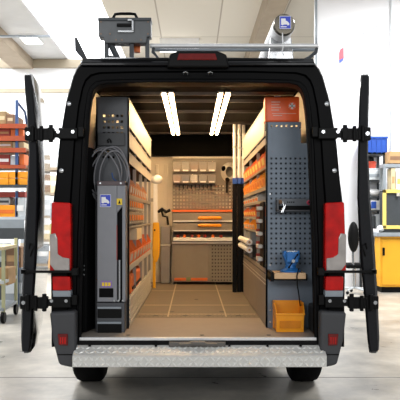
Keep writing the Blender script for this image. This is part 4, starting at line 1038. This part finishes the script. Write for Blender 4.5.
b = B().lathe((sx_(373), SY+.15, sz_(168.1)), (0, 0, 1), [(0, .08), (.005, .09), (.11, .105), (.12, .112), (.13, .10)], 20); b.build('bucket_body', mat('bucket_red', '#c9503c', .45), bk, smooth=True)
b = B().lathe((sx_(373), SY+.15, sz_(168.1)+.128), (0, 0, 1), [(0, .095), (.02, .06), (.09, .05), (.10, .02)], 16); b.build('bucket_contents', black_p, bk, smooth=True)
hbox('tool_case', 'pale grey plastic case on the second board of the shelf unit', 'case', 367.5, 384, 179.9, 170, light_grey, SY-.03, .4, None, mid_grey)
b = B().ball((sx_(376.3), SY+.12, sz_(196.4)+.07), .13, .12, .072, 16, 10); tag(b.build('white_bag', white_p, smooth=True), 'rounded white bag on the third board of the shelf unit', 'bag')
bb = hbox('blue_carton', 'blue and white carton on the fourth board of the shelf unit', 'box', 370, 383.5, 209.9, 200.5, white_p, SY-.01, .3)
B().box(sx_(371), sx_(376), SY-.02, SY-.01, sz_(208.5), sz_(201.5)).build('blue_mark', blue_p, bb)
hbox('silver_canister', 'silver canister on the fifth board of the shelf unit', 'canister', 376, 380, 232.9, 214, light_grey, SY, .2)
hbox('dark_case', 'dark case beside the silver canister on the shelf unit', 'case', 367, 375.5, 232.9, 216, dark_grey, SY, .3)
# office chair
OY = 7.3
oc = thing('office_chair', 'black office chair standing beside the right rear door', 'chair', (WX(354, OY), OY, 0))
ox = WX(353.5, OY)
b = B().ball((ox, OY, WZ(237, OY)), .10, .06, .27, 18, 12); b.build('backrest', black_p, oc, smooth=True)
b = B().box(ox-.12, ox+.25, OY+.0, OY+.46, .46, .54); b.build('seat', black_m, oc, bevel=.03, seg=3)
B().tube([(ox, OY+.05, .60+.2), (ox, OY+.02, .52), (ox+.05, OY+.2, .45)], .02, 8).build('back_stem', steel, oc, smooth=True)
B().cyl((ox+.06, OY+.22, .09), (ox+.06, OY+.22, .47), .03, seg=12).build('column', steel, oc, smooth=True)
for k in range(5):
    a = 2*PI*k/5+.3; ex, ey = ox+.06+.26*math.cos(a), OY+.22+.22*math.sin(a)
    B().tube([(ox+.06, OY+.22, .11), (ex, ey, .07)], .018, 6).build('leg', light_grey, oc, smooth=True)
    B().ball((ex, ey, .03), .03, .03, .03, 10, 6).build('castor', black_p, oc, smooth=True)

# ================================================================== LIGHT
w = bpy.data.worlds.new('hall_daylight'); scene.world = w; w.use_nodes = True
bg = w.node_tree.nodes['Background']; bg.inputs['Color'].default_value = (0.93, 0.96, 1.0, 1); bg.inputs['Strength'].default_value = 0.36
def area(name, loc, rot, sx, sy, power, col=(1, 1, 1)):
    d = bpy.data.lights.new(name, 'AREA'); d.shape = 'RECTANGLE'; d.size = sx; d.size_y = sy; d.energy = power; d.color = col
    o = bpy.data.objects.new(name, d); COL.objects.link(o); o.location = loc; o.rotation_euler = rot; return o
for X in (-5.0, 4.6):
    area('fill_light', (X, 4.5, 5.7), (0, 0, 0), 1.2, 5.0, 500)  # added fill from above for floor and right wall, no fixture there
area('fill_light', (-4.5, 11.5, 5.6), (0, 0, 0), 1.2, 5.0, 300)  # added fill that brightens the back wall
for X in (-2.2, 2.2):
    area('fill_light', (X*1.3, -8.5, 3.6), (math.radians(78), 0, 0), 3.0, 1.6, 110)  # added fill behind the camera, lifts the van rear and end panels
area('fill_light', (0.3, 9.5, 5.6), (0, 0, 0), 1.2, 5.0, 300)  # added overhead fill, no fixture there

vs_ = scene.view_settings
scene.display_settings.display_device = 'sRGB'
vs_.view_transform = 'Standard'; vs_.look = 'None'; vs_.exposure = 0.42; vs_.gamma = 1.0; vs_.use_curve_mapping = False
